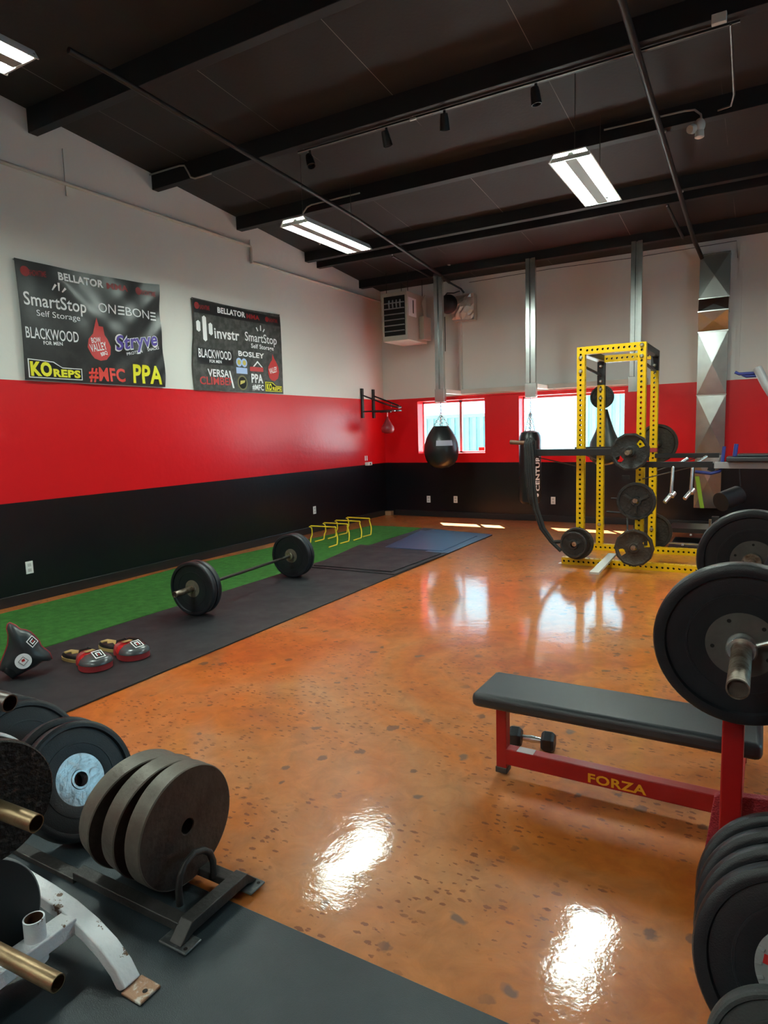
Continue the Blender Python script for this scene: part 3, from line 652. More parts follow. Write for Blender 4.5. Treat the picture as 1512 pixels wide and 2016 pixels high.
# ------------------------------------------------------------------ yellow power rack
pr = thing('power_rack', 'yellow perforated steel power rack with plates stored on its posts', 'power rack', (4.47, -2.7, 0))
UW = .077
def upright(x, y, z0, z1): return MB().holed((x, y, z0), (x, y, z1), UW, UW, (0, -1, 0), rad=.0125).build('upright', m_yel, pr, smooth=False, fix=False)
XA, XC, XB, XD, Yf, Yb = 4.178, 4.766, 4.176, 4.752, -3.16, -2.2
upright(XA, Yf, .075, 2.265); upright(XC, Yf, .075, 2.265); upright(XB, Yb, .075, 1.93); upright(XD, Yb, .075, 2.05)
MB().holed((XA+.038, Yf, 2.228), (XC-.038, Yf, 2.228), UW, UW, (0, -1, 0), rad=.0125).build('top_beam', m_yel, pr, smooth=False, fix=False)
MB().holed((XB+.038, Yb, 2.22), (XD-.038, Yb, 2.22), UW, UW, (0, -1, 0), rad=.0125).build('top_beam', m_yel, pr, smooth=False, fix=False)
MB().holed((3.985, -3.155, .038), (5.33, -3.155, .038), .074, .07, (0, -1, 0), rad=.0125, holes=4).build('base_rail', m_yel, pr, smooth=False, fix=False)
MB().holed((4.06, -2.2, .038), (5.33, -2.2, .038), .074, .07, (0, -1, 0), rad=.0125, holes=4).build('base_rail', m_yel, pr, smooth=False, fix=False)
MB().box((5.27, -3.19, .0), (5.33, -2.16, .02)).build('base_cross_plate', m_yel, pr)
MB().box((3.95, -3.19, .0), (4.0, -3.12, .006)).build('anchor_plate', m_white, pr)
for (x, y, z0, z1) in ((XB, Yb, 1.93, 2.262), (XD, Yb, 2.05, 2.262)):
    MB().box((x-.04, y-.04, z0), (x+.04, y+.04, z1)).build('black_bracket', m_blk, pr, bevel=.003)
for x in (XA, XC):
    MB().box((x-.036, Yf+.038, 2.20), (x+.036, Yb-.04, 2.262)).build('side_channel', m_blk, pr)
    MB().bar((x, Yf+.04, 2.08), (x, Yb-.04, 2.04), .012, .03).build('side_strap', m_blk, pr)
MB().box((XA-.036, Yf+.04, 2.19), (XA+.036, Yb-.045, 2.199)).build('channel_lip', m_grey, pr)
BOL = [(XA, -3.2, 2.16), (XA, -3.2, 2.02), (XC, -3.2, 2.235), (XC, -3.2, 2.13), (XB, -2.242, 2.14), (XB, -2.242, 1.97), (XB, -2.242, 1.88), (XB, -2.242, 1.78), (XD, -2.242, 2.22), (XD, -2.242, 2.11), (XA, -3.2, 1.215), (XB, -2.242, 1.19), (XB, -2.242, .31), (XD, -2.242, .28)]
for (x, y, z) in BOL:
    MB().lathe([(0, .018), (.012, .018), (.018, .01), (.022, .003), (.022, 0), (0, 0)], (x, y, z), (0, -1, 0), 14, closed=False).build('bolt', m_bolt, pr)
# storage horns
def horn(x, y, z, L, m=m_bar, sgn=-1):
    MB().tube([(x, y, z), (x, y+sgn*L, z)], .0235, 16).build('storage_horn', m, pr)
horn(4.70, -3.2, 1.20, .33); horn(4.75, -3.2, .72, .16); horn(4.17, -3.2, .262, .20); horn(4.75, -3.2, .262, .23)
horn(4.77, -2.16, 1.25, .2, sgn=1); horn(4.72, -2.16, .22, .2, sgn=1); horn(4.15, -2.16, 1.80, .15, sgn=1)
def cast(name, label, r, h, loc, rot, n=12, m=m_castk, holes=2, spokes=0, hw=.055):
    t = thing(name, label, 'weight plate', (0, 0, 0)); H = h/2
    if holes:
        # annular plate with real grip openings: ring sectors
        prof_in, prof_out, ri, ro = .06, r, r*.50, r*.80
        mb = MB(); N = 48; hs = set()
        hset = [radians(a) for a in (40, 220)][:holes] if holes < 3 else [radians(a) for a in (90, 210, 330)]
        def rad(k, R):  # polygonal outline
            a = 2*pi*k/N; seg = 2*pi/n; aa = ((a+seg/2) % seg)-seg/2
            return R*cos(seg/2)/cos(aa)*1.0 if n < 24 else R
        rings = [.027, .06, ri, ro, r*.9, r]
        hz = [H*1.1, H*.55, H*.55, H*.55, H, H*.9]
        V = []
        for s in (1, -1):
            for i, R in enumerate(rings):
                for k in range(N):
                    a = 2*pi*k/N; RR = rad(k, R) if i >= 4 else R
                    V.append((RR*cos(a), RR*sin(a), s*hz[i]))
        def I(s, i, k): return (0 if s > 0 else len(rings)*N)+i*N+k % N
        F = []
        def ishole(k):
            a = 2*pi*(k+.5)/N
            return any(abs(((a-h_+pi) % (2*pi))-pi) < radians(15) for h_ in hset)
        for i in range(len(rings)-1):
            for k in range(N):
                if i == 2 and ishole(k):
                    F += [(I(1, 2, k), I(1, 2, k+1), I(-1, 2, k+1), I(-1, 2, k)), (I(1, 3, k), I(1, 3, k+1), I(-1, 3, k+1), I(-1, 3, k))]
                    if not ishole(k-1): F.append((I(1, 2, k), I(1, 3, k), I(-1, 3, k), I(-1, 2, k)))
                    if not ishole(k+1): F.append((I(1, 2, k+1), I(1, 3, k+1), I(-1, 3, k+1), I(-1, 2, k+1)))
                    continue
                for s in (1, -1): F.append((I(s, i, k), I(s, i, k+1), I(s, i+1, k+1), I(s, i+1, k)))
        for k in range(N): F += [(I(1, 0, k), I(1, 0, k+1), I(-1, 0, k+1), I(-1, 0, k)), (I(1, 5, k), I(1, 5, k+1), I(-1, 5, k+1), I(-1, 5, k))]
        mb.add(V, F); mb.build('plate_disc', m, t)
    else:
        MB().lathe(sym([(.027, H*.3), (r*.84, H*.3), (r*.87, H), (r-.004, H), (r, H-.004)]), n=64).build('plate_disc', m, t)
    MB().lathe(sym([(.0265, H*1.25), (.045, H*1.25), (.052, H*.5)]), n=32).build('hub_boss', m, t)
    for k in range(spokes):
        a = 2*pi*k/spokes+.5
        for s in (1, -1): MB().bar((.045*cos(a), .045*sin(a), s*H*.5), (r*.70*cos(a), r*.70*sin(a), s*H*.35), .028, H*1.5).build('spoke', m, t)
    t.location = loc; t.rotation_euler = rot; return t
F_ = (0, -1, 0)
cast('cast_iron_plate', 'twelve sided dark iron plate with grip holes high on the yellow rack front post', .185, .04, (4.70, -3.37, 1.215-.012), aim(F_, 0.0), 12, m_castk, 2)
cast('cast_iron_plate', 'round dark iron plate with raised spokes midway up the yellow rack', .185, .045, (4.752, -3.30, .712), aim(F_), 64, m_castk, 0, 3)
cast('cast_iron_plate', 'round dark spoked iron plate, front one at the lower left of the yellow rack', .135, .035, (4.155, -3.36, .250), aim(F_), 64, m_castk, 0, 3)
cast('cast_iron_plate', 'larger reddish iron plate behind the small spoked plate on lower left of rack', .168, .05, (4.172, -3.285, .252), aim(F_), 64, m_castb, 0)
cast('cast_iron_plate', 'twelve sided brown iron plate with two holes low on the yellow rack front post', .187, .04, (4.752, -3.37, .254), aim(F_, -.28), 12, m_castb, 2)
cast('cast_iron_plate', 'dark twelve sided plate on the rear of the rack, upper right, behind front plate', .22, .04, (4.77, -2.04, 1.245), aim(F_, .5), 12, m_castb, 0)
cast('cast_iron_plate', 'brown twelve sided plate low on the rear of the rack near the floor', .215, .04, (4.735, -2.04, .225), aim(F_, .5), 12, m_castb, 0)
cast('cast_iron_plate', 'smooth dark round plate high on the rear left post in front of the window', .135, .04, (4.155, -2.06, 1.80), aim(F_), 64, m_castk, 0)
# arms
def arm(name, label, parts, cat, loc):
    t = thing(name, label, cat, loc)
    for nm, mb, m in parts: mb.build(nm, m, t)
    return t
MB().box((3.69, -3.29, 1.165), (4.60, -3.235, 1.235)).build('spotter_arm', m_blk, pr, bevel=.003)
MB().box((3.9, -2.31, 1.165), (4.66, -2.255, 1.225)).build('spotter_arm', m_blk, pr, bevel=.003)
MB().box((4.66, -3.29, 1.045), (5.42, -3.235, 1.10)).build('spotter_arm', m_blk, pr, bevel=.003)
MB().box((4.78, -2.30, 1.09), (5.42, -2.245, 1.14)).build('spotter_arm', m_blk, pr, bevel=.003)
MB().tube([(3.46, -3.3, 1.318), (3.72, -3.3, 1.30)], .024, 16).build('storage_horn', mat('brown_rusty_horn', (.22, .12, .08), .55, .3, var=.3, vscale=30), pr)
MB().box((3.68, -3.32, 1.17), (3.74, -3.27, 1.33)).build('horn_bracket', m_blk, pr)
for a, b in (((3.70, -3.26, 1.16), (4.14, -3.2, 1.055)), ((3.95, -2.28, 1.16), (4.14, -2.24, 1.07)), ((4.80, -3.26, .93), (5.25, -3.26, 1.05)), ((4.80, -2.27, .95), (5.2, -2.27, 1.09))):
    MB().tube([a, b], .006, 8).build('brace_rod', m_pipeg, pr)
MB().box((4.60, -3.22, .92), (4.67, -3.20, .96)).build('pop_pin', m_blk, pr)
MB().box((XD-.042, Yb-.045, 1.155), (XD+.042, Yb+.045, 1.20)).build('red_collar', m_redd, pr)
MB().bar((4.488, -3.92, .088), (4.457, -2.9, .088), .085, .022).build('flat_bar', m_wood, None, bevel=.002)
tag(bpy.data.objects['flat_bar'], 'pale flat metal bar lying across the front rail of the yellow rack', 'metal bar')
# chrome handles
for (x, y, lab) in ((5.08, -3.26, 'chrome bent jammer handle hanging from the near black arm'), (5.22, -2.9, 'chrome bent jammer handle hanging behind the first one')):
    t = thing('chrome_handle', lab, 'handle', (x, y, 1.05))
    MB().tube([(x+.12, y+.05, 1.13), (x, y-.02, 1.045), (x-.01, y-.03, .80)], .016, 12).build('bent_tube', m_chrome, t)
    MB().tube([(x-.01, y-.01, .785), (x-.06, y-.09, .715)], .02, 12).build('grip', m_chrome, t)
    MB().tube([(x+.01, y, .80), (x-.01, y-.03, .77)], .03, 12).build('knob', m_chrome, t)
# battle rope
rp = thing('battle_rope', 'thick black battle rope hung on the rusty horn and looping to the lower plates', 'rope', (3.71, -3.34, 1.3))
def twist(path, r, tw=60):
    P = []; 
    for i in range(len(path)-1):
        a = Vector(path[i]); b = Vector(path[i+1])
        for k in range(6): P.append(a.lerp(b, k/6))
    P.append(Vector(path[-1])); return P
for dx, dz, end in ((0, 0, (4.025, -3.36, .175)), (.03, .0, (4.03, -3.33, .27))):
    pts = [(3.68+dx, -3.30, 1.345), (3.67+dx, -3.345, 1.31), (3.69+dx, -3.35, 1.15), (3.70+dx, -3.35, .889), (3.738+dx, -3.35, .618), (3.81+dx, -3.35, .404), (3.92+dx*.6, -3.35, .265), end]
    MB().tube(twist(pts, .02), .019, 12).build('rope_strand', m_rope, rp)
for k in range(3):
    MB().tube(twist([(3.665-.02*k+.03, -3.31-.012*k, 1.345), (3.655-.02*k+.03, -3.36, 1.30), (3.67-.02*k+.03, -3.365-.01*k, 1.0), (3.69-.015*k+.03, -3.36, .72), (3.71-.01*k+.02, -3.34, .64), (3.715, -3.31, .72), (3.69, -3.30, 1.3)], .02), .017, 12).build('rope_loop', m_rope, rp)

# ------------------------------------------------------------------ back wall frames, duct
YC = -.80
COLX = [1.475, 2.905, 4.315]
for i, x in enumerate(COLX):
    lab = ('galvanised strut post hanging over the left window with the teardrop bag', 'galvanised strut post hanging over the wide window with the long bag', 'galvanised strut post behind the top of the yellow rack')[i]
    t = thing('strut_post', lab, 'post', (x, YC, 1.93), 'galvanised hanging posts')
    zt = 3.80
    MB().prism([(-.070, -.03), (-.014, -.03), (-.014, -.0), (.014, -.0), (.014, -.03), (.070, -.03), (.070, .03), (-.070, .03)], (x, YC, 1.90), (1, 0, 0), (0, 1, 0), zt+.02-1.90).build('strut_channel', m_steel, t, bevel=.002)
    MB().box((x-.08, YC-.04, 1.90), (x+.08, YC+.04, 2.10)).build('end_bracket', m_steel, t, bevel=.003)
    MB().box((x-.035, YC+.03, 2.04), (x+.035, -.001, 2.10)).build('wall_arm', m_white, t)
tb = MB(); tb.box((COLX[0]-.03, -.09, 2.045), (4.36, 0, 2.12)); o = tb.build('wall_rail', m_white, None, bevel=.003); tag(o, 'white horizontal rail on back wall above the windows', 'rail')
dk = MB().box((COLX[0]-.1, -.03, 2.005), (4.3, 0, 2.044)).build('wall_rail', m_wall, None); tag(dk, 'thin painted ledge under the white rail above the windows', 'rail')
o = MB().tube([(1.65, -.02, 3.80), (3.0, -.02, 3.82), (4.2, -.02, 3.80), (5.42, -.02, 3.82), (5.44, -.02, 3.6)], .004, 6).build('wall_cable', m_blk, None); tag(o, 'thin black cable along the top of the back wall', 'cable')
# duct, faceted with cross breaks
du = thing('metal_duct', 'tall galvanised rectangular duct with crossed creases on the back wall', 'duct', (5.19, -.1, .3))
zs = [3.66, 3.10, 2.925, 2.67, 1.835, 1.035, .30]; ys = [-.20, -.20, -.27, -.17, -.17, -.17, -.17]
def xl(z): return (5.003 if z < 3 else 4.995)
for i in range(6):
    z1, z0 = zs[i], zs[i+1]; y1, y0 = ys[i], ys[i+1]
    if i == 2: y1 = -.27
    x0, x1 = 5.006, 5.362
    if i == 5: x1 = 5.335
    xc, zc, yc = (x0+x1)/2, (z0+z1)/2, (y0+y1)/2-.020
    if i == 5: pass
    V = [(x0, y0, z0), (x1, y0, z0), (x1, y1, z1), (x0, y1, z1), (xc, yc, zc), (x0, -.003, z0), (x1, -.003, z0), (x1, -.003, z1), (x0, -.003, z1)]
    Fc = [(0, 1, 4), (1, 2, 4), (2, 3, 4), (3, 0, 4), (5, 8, 3, 0), (6, 7, 2, 1), (5, 6, 1, 0), (8, 7, 2, 3)]
    MB().add(V, Fc).build('duct_section', m_steel if i else mat('dull_galvanised', (.30, .32, .31), .35, 1), du, smooth=False)
    MB().box((x0-.006, min(y1, y0)-.012 if i not in (1, 2) else y1-.006, z1-.008), (x1+.006, -.002, z1+.006)).build('duct_flange', m_steel, du)
o = MB().add([(5.014, -.186, .736), (5.065, -.186, .737), (5.139, -.186, .30), (5.088, -.186, .30), (5.014, -.182, .736), (5.065, -.182, .737), (5.139, -.182, .30), (5.088, -.182, .30)], [(0, 1, 2, 3), (7, 6, 5, 4), (0, 4, 5, 1), (1, 5, 6, 2), (2, 6, 7, 3), (3, 7, 4, 0)]).build('tape_strip', m_tape, du)

# punching bags
def chain(mb, a, b, n=10, r=.008):
    a = Vector(a); b = Vector(b)
    for k in range(n):
        p = a.lerp(b, (k+.5)/n); L = (b-a).length/n*.75; d = (b-a).normalized(); x, y, _ = frame(d); s = x if k % 2 else y
        pts = [p+d*L*.62*cos(t)+s*r*1.6*sin(t) for t in [2*pi*j/8 for j in range(8)]]
        mb.tube(pts, r*.62, 5, closed=True)
    return mb
tbg = thing('teardrop_bag', 'black teardrop punching bag hanging in front of the left window', 'punching bag', (1.475, YC, 1.53))
MB().lathe([(0, 1.535), (.12, 1.535), (.13, 1.52), (.18, 1.45), (.228, 1.36), (.258, 1.27), (.27, 1.18), (.264, 1.09), (.24, 1.01), (.19, .94), (.11, .895), (0, .88)], (1.475, YC, 0), (0, 0, 1), 48, closed=False).build('bag_body', m_leather, tbg, ang=80)
t_ = MB()
for k in range(9):
    pass
V = []; F = []
for i in range(9):
    a = radians(-88+i*7.2); 
    for zz, rr in ((1.235, .268), (1.315, .2505)): V.append((1.475+rr*sin(a+radians(95))*1.0, YC-rr*cos(a+radians(95)), zz))
for i in range(8): F.append((2*i, 2*i+2, 2*i+3, 2*i+1))
MB().add(V, F).build('bag_label', mat('pale_label', (.45, .45, .55), .5), tbg)
ch = MB(); chain(ch, (1.475, YC, 1.72), (1.475, YC, 1.90), 7)
for k in range(4): a = k*pi/2+.6; chain(ch, (1.475, YC, 1.72), (1.475+.11*cos(a), YC+.11*sin(a), 1.54), 7)
ch.build('chain', m_chrome, tbg)
hb = thing('heavy_bag', 'long black cylindrical punching bag with white vertical lettering', 'punching bag', (2.885, YC, 1.4))
MB().lathe([(0, 1.425), (.07, 1.425), (.125, 1.40), (.15, 1.35), (.158, 1.28), (.158, .44), (.15, .40), (.12, .372), (0, .37)], (2.885, YC, 0), (0, 0, 1), 40, closed=False).build('bag_body', m_leather, hb)
def cylwrap(cx, cy, R):
    def w(P):
        s = P.x-cx; a = (s-.035)/R+radians(74)
        return Vector((cx+R*sin(a), cy-R*cos(a), P.z))
    return w
text('lettering', 'CENTURY', m_txtw, hb, (2.885+.035, YC, .56), (0, 0, 1), (-1, 0, 0), .58, .075, depth=-.0, bold=.03, warp=cylwrap(2.885, YC, .1598), sub=.02)
MB().lathe([(0, .001), (.026, .001), (.026, 0)], (2.885+.158*sin(1.0), YC-.158*cos(1.0), .50), (sin(1.0), -cos(1.0), 0), 16, closed=False).build('white_logo', m_txtw, hb)
ch = MB(); chain(ch, (2.895, YC, 1.70), (2.895, YC, 1.90), 7)
for k in range(4): a = k*pi/2+.4; chain(ch, (2.895, YC, 1.70), (2.885+.07*cos(a), YC+.07*sin(a), 1.42), 9)
ch.build('chain', m_chrome, hb)
db2 = thing('teardrop_bag', 'dark teardrop punching bag hanging behind the yellow rack in front of the window', 'punching bag', (4.20, -1.90, 1.5))
MB().lathe([(0, 1.66), (.03, 1.66), (.06, 1.55), (.11, 1.40), (.17, 1.27), (.185, 1.16), (.17, 1.06), (.10, 1.0), (0, .985)], (4.15, -1.86, 0), (0, 0, 1), 40, closed=False).build('bag_body', mat('grey_green_vinyl', (.03, .04, .04), .35), db2, ang=80)
MB().tube([(4.15, -1.86, 1.65), (4.15, -1.99, 1.81)], .006, 8).build('hanging_strap', m_blk, db2)

# speed bag platform
sb = thing('speed_bag_platform', 'black steel speed bag bracket mounted on the left wall near the corner', 'wall bracket', (0, -.55, 1.9))
for y in (-.735, -.374): MB().box((0, y-.03, 1.71), (.03, y+.03, 2.195)).build('wall_bar', m_blk, sb, bevel=.003)
for z in (2.085, 1.815):
    fz = (lambda x: z-.36*x) if z > 2 else (lambda x: z)
    pts = [(.02, -.735, fz(0)), (.42, -.735, fz(.42))]+[(.42+.2*sin(t), -.555-.18*cos(t), fz(.42+.2*sin(t))) for t in [pi*k/12 for k in range(1, 12)]]+[(.42, -.374, fz(.42)), (.02, -.374, fz(0))]
    MB().tube(pts, .013, 10).build('support_tube', m_blk, sb)
MB().box((.25, -.57, 1.79), (.45, -.53, 1.81)).build('swivel_bar', m_blk, sb)
MB().tube([(.38, -.55, 1.79), (.38, -.55, 1.72)], .01, 8).build('swivel', m_chrome, sb)
for p in ((.60, -.55, 1.83), (.52, -.66, 1.86)): MB().tube([p, (p[0]+.01, p[1], p[2]+.06)], .007, 6).build('end_screw', m_chrome, sb)
MB().box((.44, -.70, 1.802), (.60, -.66, 1.812)).build('steel_tab', m_chrome, sb)
sg = thing('speed_bag', 'small red speed bag hanging under the black wall bracket', 'speed bag', (.38, -.55, 1.72))
MB().lathe([(0, 1.725), (.012, 1.72), (.022, 1.69), (.06, 1.62), (.105, 1.55), (.11, 1.51), (.095, 1.465), (.05, 1.445), (0, 1.44)], (.38, -.55, 0), (0, 0, 1), 32, closed=False).build('bag_body', mat('faded_red_leather', (.28, .03, .04), .35), sg, ang=80)
# wall plug, outlets
def outlet(name, label, c, n, socket=True, w=.07, h=.115):
    t = thing(name, label, 'wall outlet', c); c = Vector(c); n = Vector(n); s = Vector((0, 0, 1)).cross(n)
    def bx(o_, ww, hh, d0, d1, nm, m, par, bv=.002):
        A = [o_+s*i*ww/2+Vector((0, 0, 1))*j*hh/2+n*d for d in (d0, d1) for i, j in ((-1, -1), (1, -1), (1, 1), (-1, 1))]
        return MB().add(A, [(0, 1, 2, 3), (7, 6, 5, 4), (0, 4, 5, 1), (1, 5, 6, 2), (2, 6, 7, 3), (3, 7, 4, 0)]).build(nm, m, par, bevel=bv)
    cp = bx(c, w, h, 0, .006, 'cover_plate', mat('white_plastic', (.80, .80, .80), .4), t)
    for k in (-1, 1): bx(c+Vector((0, 0, k*.024)), .032, .028, .006, .009, 'socket', mat('grey_plastic', (.5, .5, .5), .4), cp, .003)
    return t
outlet('wall_outlet', 'white outlet plate on the black part of the left wall nearest the camera', (0, -6.64, .322), (1, 0, 0))
outlet('wall_outlet', 'white outlet plate on the left wall above the yellow hurdles', (0, -2.18, .335), (1, 0, 0))
outlet('wall_outlet', 'left of two white outlet plates under the left window', (.84, 0, .298), (0, -1, 0))
outlet('wall_outlet', 'right of two white outlet plates under the left window', (1.345, 0, .305), (0, -1, 0))
outlet('wall_outlet', 'white outlet plate half hidden behind the long punching bag', (3.0, 0, .33), (0, -1, 0))
t = thing('wall_device', 'small white tilted device on the left wall at the red and black line', 'sensor', (0, -.62, .95))
MB().box((0, -.70, .915), (.07, -.56, .975)).build('device_body', mat('white_plastic', (.8, .8, .8), .4), t, bevel=.012)
MB().lathe([(0, .003), (.014, .003), (.016, 0)], (.07, -.63, .945), (1, 0, 0), 16, closed=False).build('lens', m_dark, t)
for y in (-.685, -.63): MB().box((0, y-.008, 1.0), (.012, y+.008, 1.08)).build('antenna', m_txtw, t)
# heater
ht = thing('unit_heater', 'beige ceiling hung unit heater with louvred front in the far corner', 'heater', (.76, -.55, 2.9))
MB().box((.535, -.90, 2.88), (.985, -.22, 3.62)).build('cabinet', m_heater, ht, bevel=.012)
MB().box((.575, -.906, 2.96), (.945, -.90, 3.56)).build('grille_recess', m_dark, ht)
for k in range(6):
    z = 3.03+k*.085
    MB().bar((.58, -.915, z), (.94, -.915, z), .03, .006, (0, .3, 1)).build('louvre', m_grey, ht)
for k in range(4): MB().tube([(.67+k*.065, -.90, 3.38), (.67+k*.065, -.915, 3.44), (.67+k*.065, -.90, 3.50)], .013, 8).build('heat_coil', m_grey, ht)
MB().box((.986, -.86, 3.25), (.989, -.60, 3.53)).build('warning_label', m_txtw, ht); MB().box((.9895, -.72, 3.30), (.991, -.69, 3.5)).build('label_mark', m_dark, ht)
for y in (-.8, -.3):
    for x in (.57, .95): MB().tube([(x, y, 3.6), (x, y, cz(y)-.0)], .006, 6).build('hanging_rod', m_blk, ht)
MB().box((.985, -.5, 2.92), (1.07, -.25, 3.28)).build('control_box', m_heater, ht, bevel=.006)
MB().tube([(1.02, -.38, 3.28), (1.0, -.42, 3.5), (1.05, -.4, 3.62)], .012, 8).build('gas_line', m_heater, ht)
MB().tube([(1.25, -.1, 2.75), (1.25, -.1, 3.3)], .008, 6).build('thin_conduit', m_blk, ht)
# fan dome with foil duct
fn = thing('duct_fan', 'black domed vent with crumpled foil duct high on the back wall', 'vent', (1.5, -.25, 3.4))
MB().lathe([(0, .10), (.05, .095), (.10, .075), (.135, .04), (.15, 0), (.14, -.01), (0, -.01)], (1.43, -.36, 3.44), (.25, -1, -.05), 32, closed=False).build('dome', m_blk, fn, ang=80)
random.seed(5); G = 8; V = []; F = []
for i in range(G+1):
    for j in range(G+1):
        u = i/G; v = j/G
        V.append((1.40+.38*u+random.uniform(-.008, .008), -.14-.10*sin(pi*u)*sin(pi*v)*(1-.3*u)-random.uniform(0, .035), 3.20+.40*v+random.uniform(-.008, .008)+.05*(1-u)*(0.5-v)))
for i in range(G):
    for j in range(G): a = i*(G+1)+j; F.append((a, a+G+1, a+G+2, a+1))
MB().add(V, F).build('foil_sheet', m_foil, fn, smooth=False)
MB().box((1.40, -.13, 3.2), (1.77, -.02, 3.6)).build('duct_collar', m_foil, fn)
MB().tube([(1.34, -.33, 3.56), (1.42, -.36, 3.61), (1.52, -.34, 3.60), (1.6, -.28, 3.63)], .01, 8).build('vent_bracket', m_blk, fn)

# ------------------------------------------------------------------ hurdles
hd = None
for k, (x, y) in enumerate(((.0, -3.115), (.0, -2.81), (.0, -2.53), (.0, -2.215))):
    labs = ('yellow mini hurdle nearest the barbell on the turf', 'second yellow mini hurdle from the barbell', 'third yellow mini hurdle from the barbell', 'yellow mini hurdle nearest the back wall')
    if hd is None:
        hd = thing('mini_hurdle', labs[0], 'hurdle', (0, 0, 0), 'yellow mini hurdles in a row')
        R_ = .0085; xa, xb = -.20, .20
        def side(x, s):
            return [(x, -.20, .021), (x, -.03, .021), (x, -.008, .024), (x, 0, .036), (x, .012, .09), (x-s*.012, .028, .13), (x-s*.02, .015, .19), (x-s*.022, .004, .225)]
        L_ = side(xa, -1)[:]; Rr = side(xb, 1)[:]
        path = L_+[(xa-.01+.0, 0, .243), (xa+.015, 0, .252), (xb-.015, 0, .252), (xb-.02+.01, 0, .243)]+list(reversed(Rr))
        path = [(p[0]*1.05, p[1], p[2]) for p in path]
        MB().tube(path, R_, 10).build('hurdle_tube', m_yelp, hd)
        hd.location = (.815, y, 0); hd.rotation_euler = (0, 0, radians(2))
    else: dup(hd, (.82+(-.01, .005, -.02)[k-1], y, 0), (0, 0, radians((-2, 1, -3)[k-1])), labs[k], 'yellow mini hurdles in a row')

# ------------------------------------------------------------------ banners
def bwarp1(P):
    y, z = P.y, P.z; u = (y+6.53)/1.617; v = (z-2.03)/1.08
    w = .013*sin(9*(u+v*.55)*1.3+1)*u*.8+.010*sin(26*(u*.9-v*.62))*max(0, u-.25)+.006*sin(17*u+3*v)+.012*math.exp(-((u-v*-.9-1.05)/.10)**2)
    return Vector((P.x+max(.008, .030+w), y, z))
def bwarp2(P):
    y, z = P.y, P.z; u = (y+4.45)/1.64; v = (z-2.03)/1.06
    w = .006*sin(6*u+2*v)+.012*max(0, v-.85)*4*sin(5*u)
    return Vector((P.x+max(.008, .022+w), y, z))
def banner(name, label, y0, y1, edge, m, warp, n=70, k=46):
    """edge(u,v)->(y,z)"""
    t = thing(name, label, 'banner', (0, (y0+y1)/2, 2.03)); V = []; F = []
    for i in range(n+1):
        for j in range(k+1): V.append(warp(Vector((0, *edge(i/n, j/k)))))
    for i in range(n):
        for j in range(k): a = i*(k+1)+j; F.append((a, a+k+1, a+k+2, a+1))
    nb = len(V); V += [v-Vector((.003, 0, 0)) for v in V]; F += [tuple(reversed([q+nb for q in f])) for f in F]
    o = MB().add(V, F).build('banner_sheet', m, t, ang=180)
    return t
def e1(u, v):
    y = -6.530+u*1.617-.0*v; z = 2.03+.005*u+(1.063+.045*sin(pi*u*.5)*0+.04*u-.02*sin(pi*u))*v
    return (y+.01*sin(v*pi)*(1-u), z)
def e2(u, v):
    y = -4.462+u*1.645+.03*v*(1-u)+.035*sin(pi*v)*(1-u)*.0; z = 2.022+.012*u+(1.062+.01*u-.015*sin(pi*u))*v
    return (y-.02*sin(2*pi*v)*(1-u), z)
b1 = banner('sponsor_banner', 'larger wrinkled black sponsor banner nearest the camera on the left wall', -6.53, -4.913, e1, m_ban, bwarp1)
b2 = banner('sponsor_banner', 'smaller grey sponsor banner on the left wall towards the corner', -4.46, -2.817, e2, m_ban2, bwarp2)
def T(par, warp, nm, body, m, y0, z0, y1, z1, h, bold=.02, shear=0, depth=.003):
    d = Vector((0, y1-y0, z1-z0)); L = d.length; d.normalize(); upv = Vector((0, -d.z, d.y))
    return text(nm, body, m, par, (0, y0, z0), d, upv, L, h, depth=depth, bold=bold, warp=warp, shear=shear, sub=.05)
def shape(par, warp, nm, m, poly, depth=.003):
    # filled outline in wall coordinates, finely cut so that it follows the wrinkles
    bm = bmesh.new(); vs = [bm.verts.new((0, a, b)) for a, b in poly]; bm.faces.new(vs); bmesh.ops.triangulate(bm, faces=bm.faces)
    for _ in range(4):
        es = [e for e in bm.edges if e.calc_length() > .05]
        if es: bmesh.ops.subdivide_edges(bm, edges=es, cuts=1, use_grid_fill=True); bmesh.ops.triangulate(bm, faces=bm.faces)
    for v in bm.verts: v.co = warp(Vector(v.co))+Vector((depth, 0, 0))-Vector(par.location)
    me = bpy.data.meshes.new(nm); bm.to_mesh(me); bm.free(); me.materials.append(m)
    o = bpy.data.objects.new(nm, me); COL.objects.link(o); o.parent = par; return o
def disc(cy, cz_, r, n=28, ry=None): return [(cy+(ry or r)*cos(2*pi*k/n), cz_+r*sin(2*pi*k/n)) for k in range(n)]
A = lambda *a, **k: T(b1, bwarp1, *a, **k)
shape(b1, bwarp1, 'red_badge', m_dimr, disc(-6.44, 2.995, .045)); A('lettering', 'SHOWTIME', m_dimr, -6.40, 2.966, -6.24, 2.976, .05)
A('lettering', 'BELLATOR', m_txtw, -6.125, 2.976, -5.622, 2.987, .066, bold=.04); A('lettering', 'MMA', m_dimr, -5.588, 2.985, -5.332, 2.995, .055, bold=.04)
shape(b1, bwarp1, 'red_badge', m_dimr, disc(-5.18, 3.03, .04)); A('lettering', 'SHOWTIME', m_dimr, -5.14, 3.0, -4.97, 3.002, .05)
A('lettering', 'SmartStop', m_txtw, -6.478, 2.702, -5.848, 2.708, .115, bold=.012); A('lettering', 'Self Storage', m_txtw, -6.363, 2.616, -5.925, 2.622, .055, bold=.0)
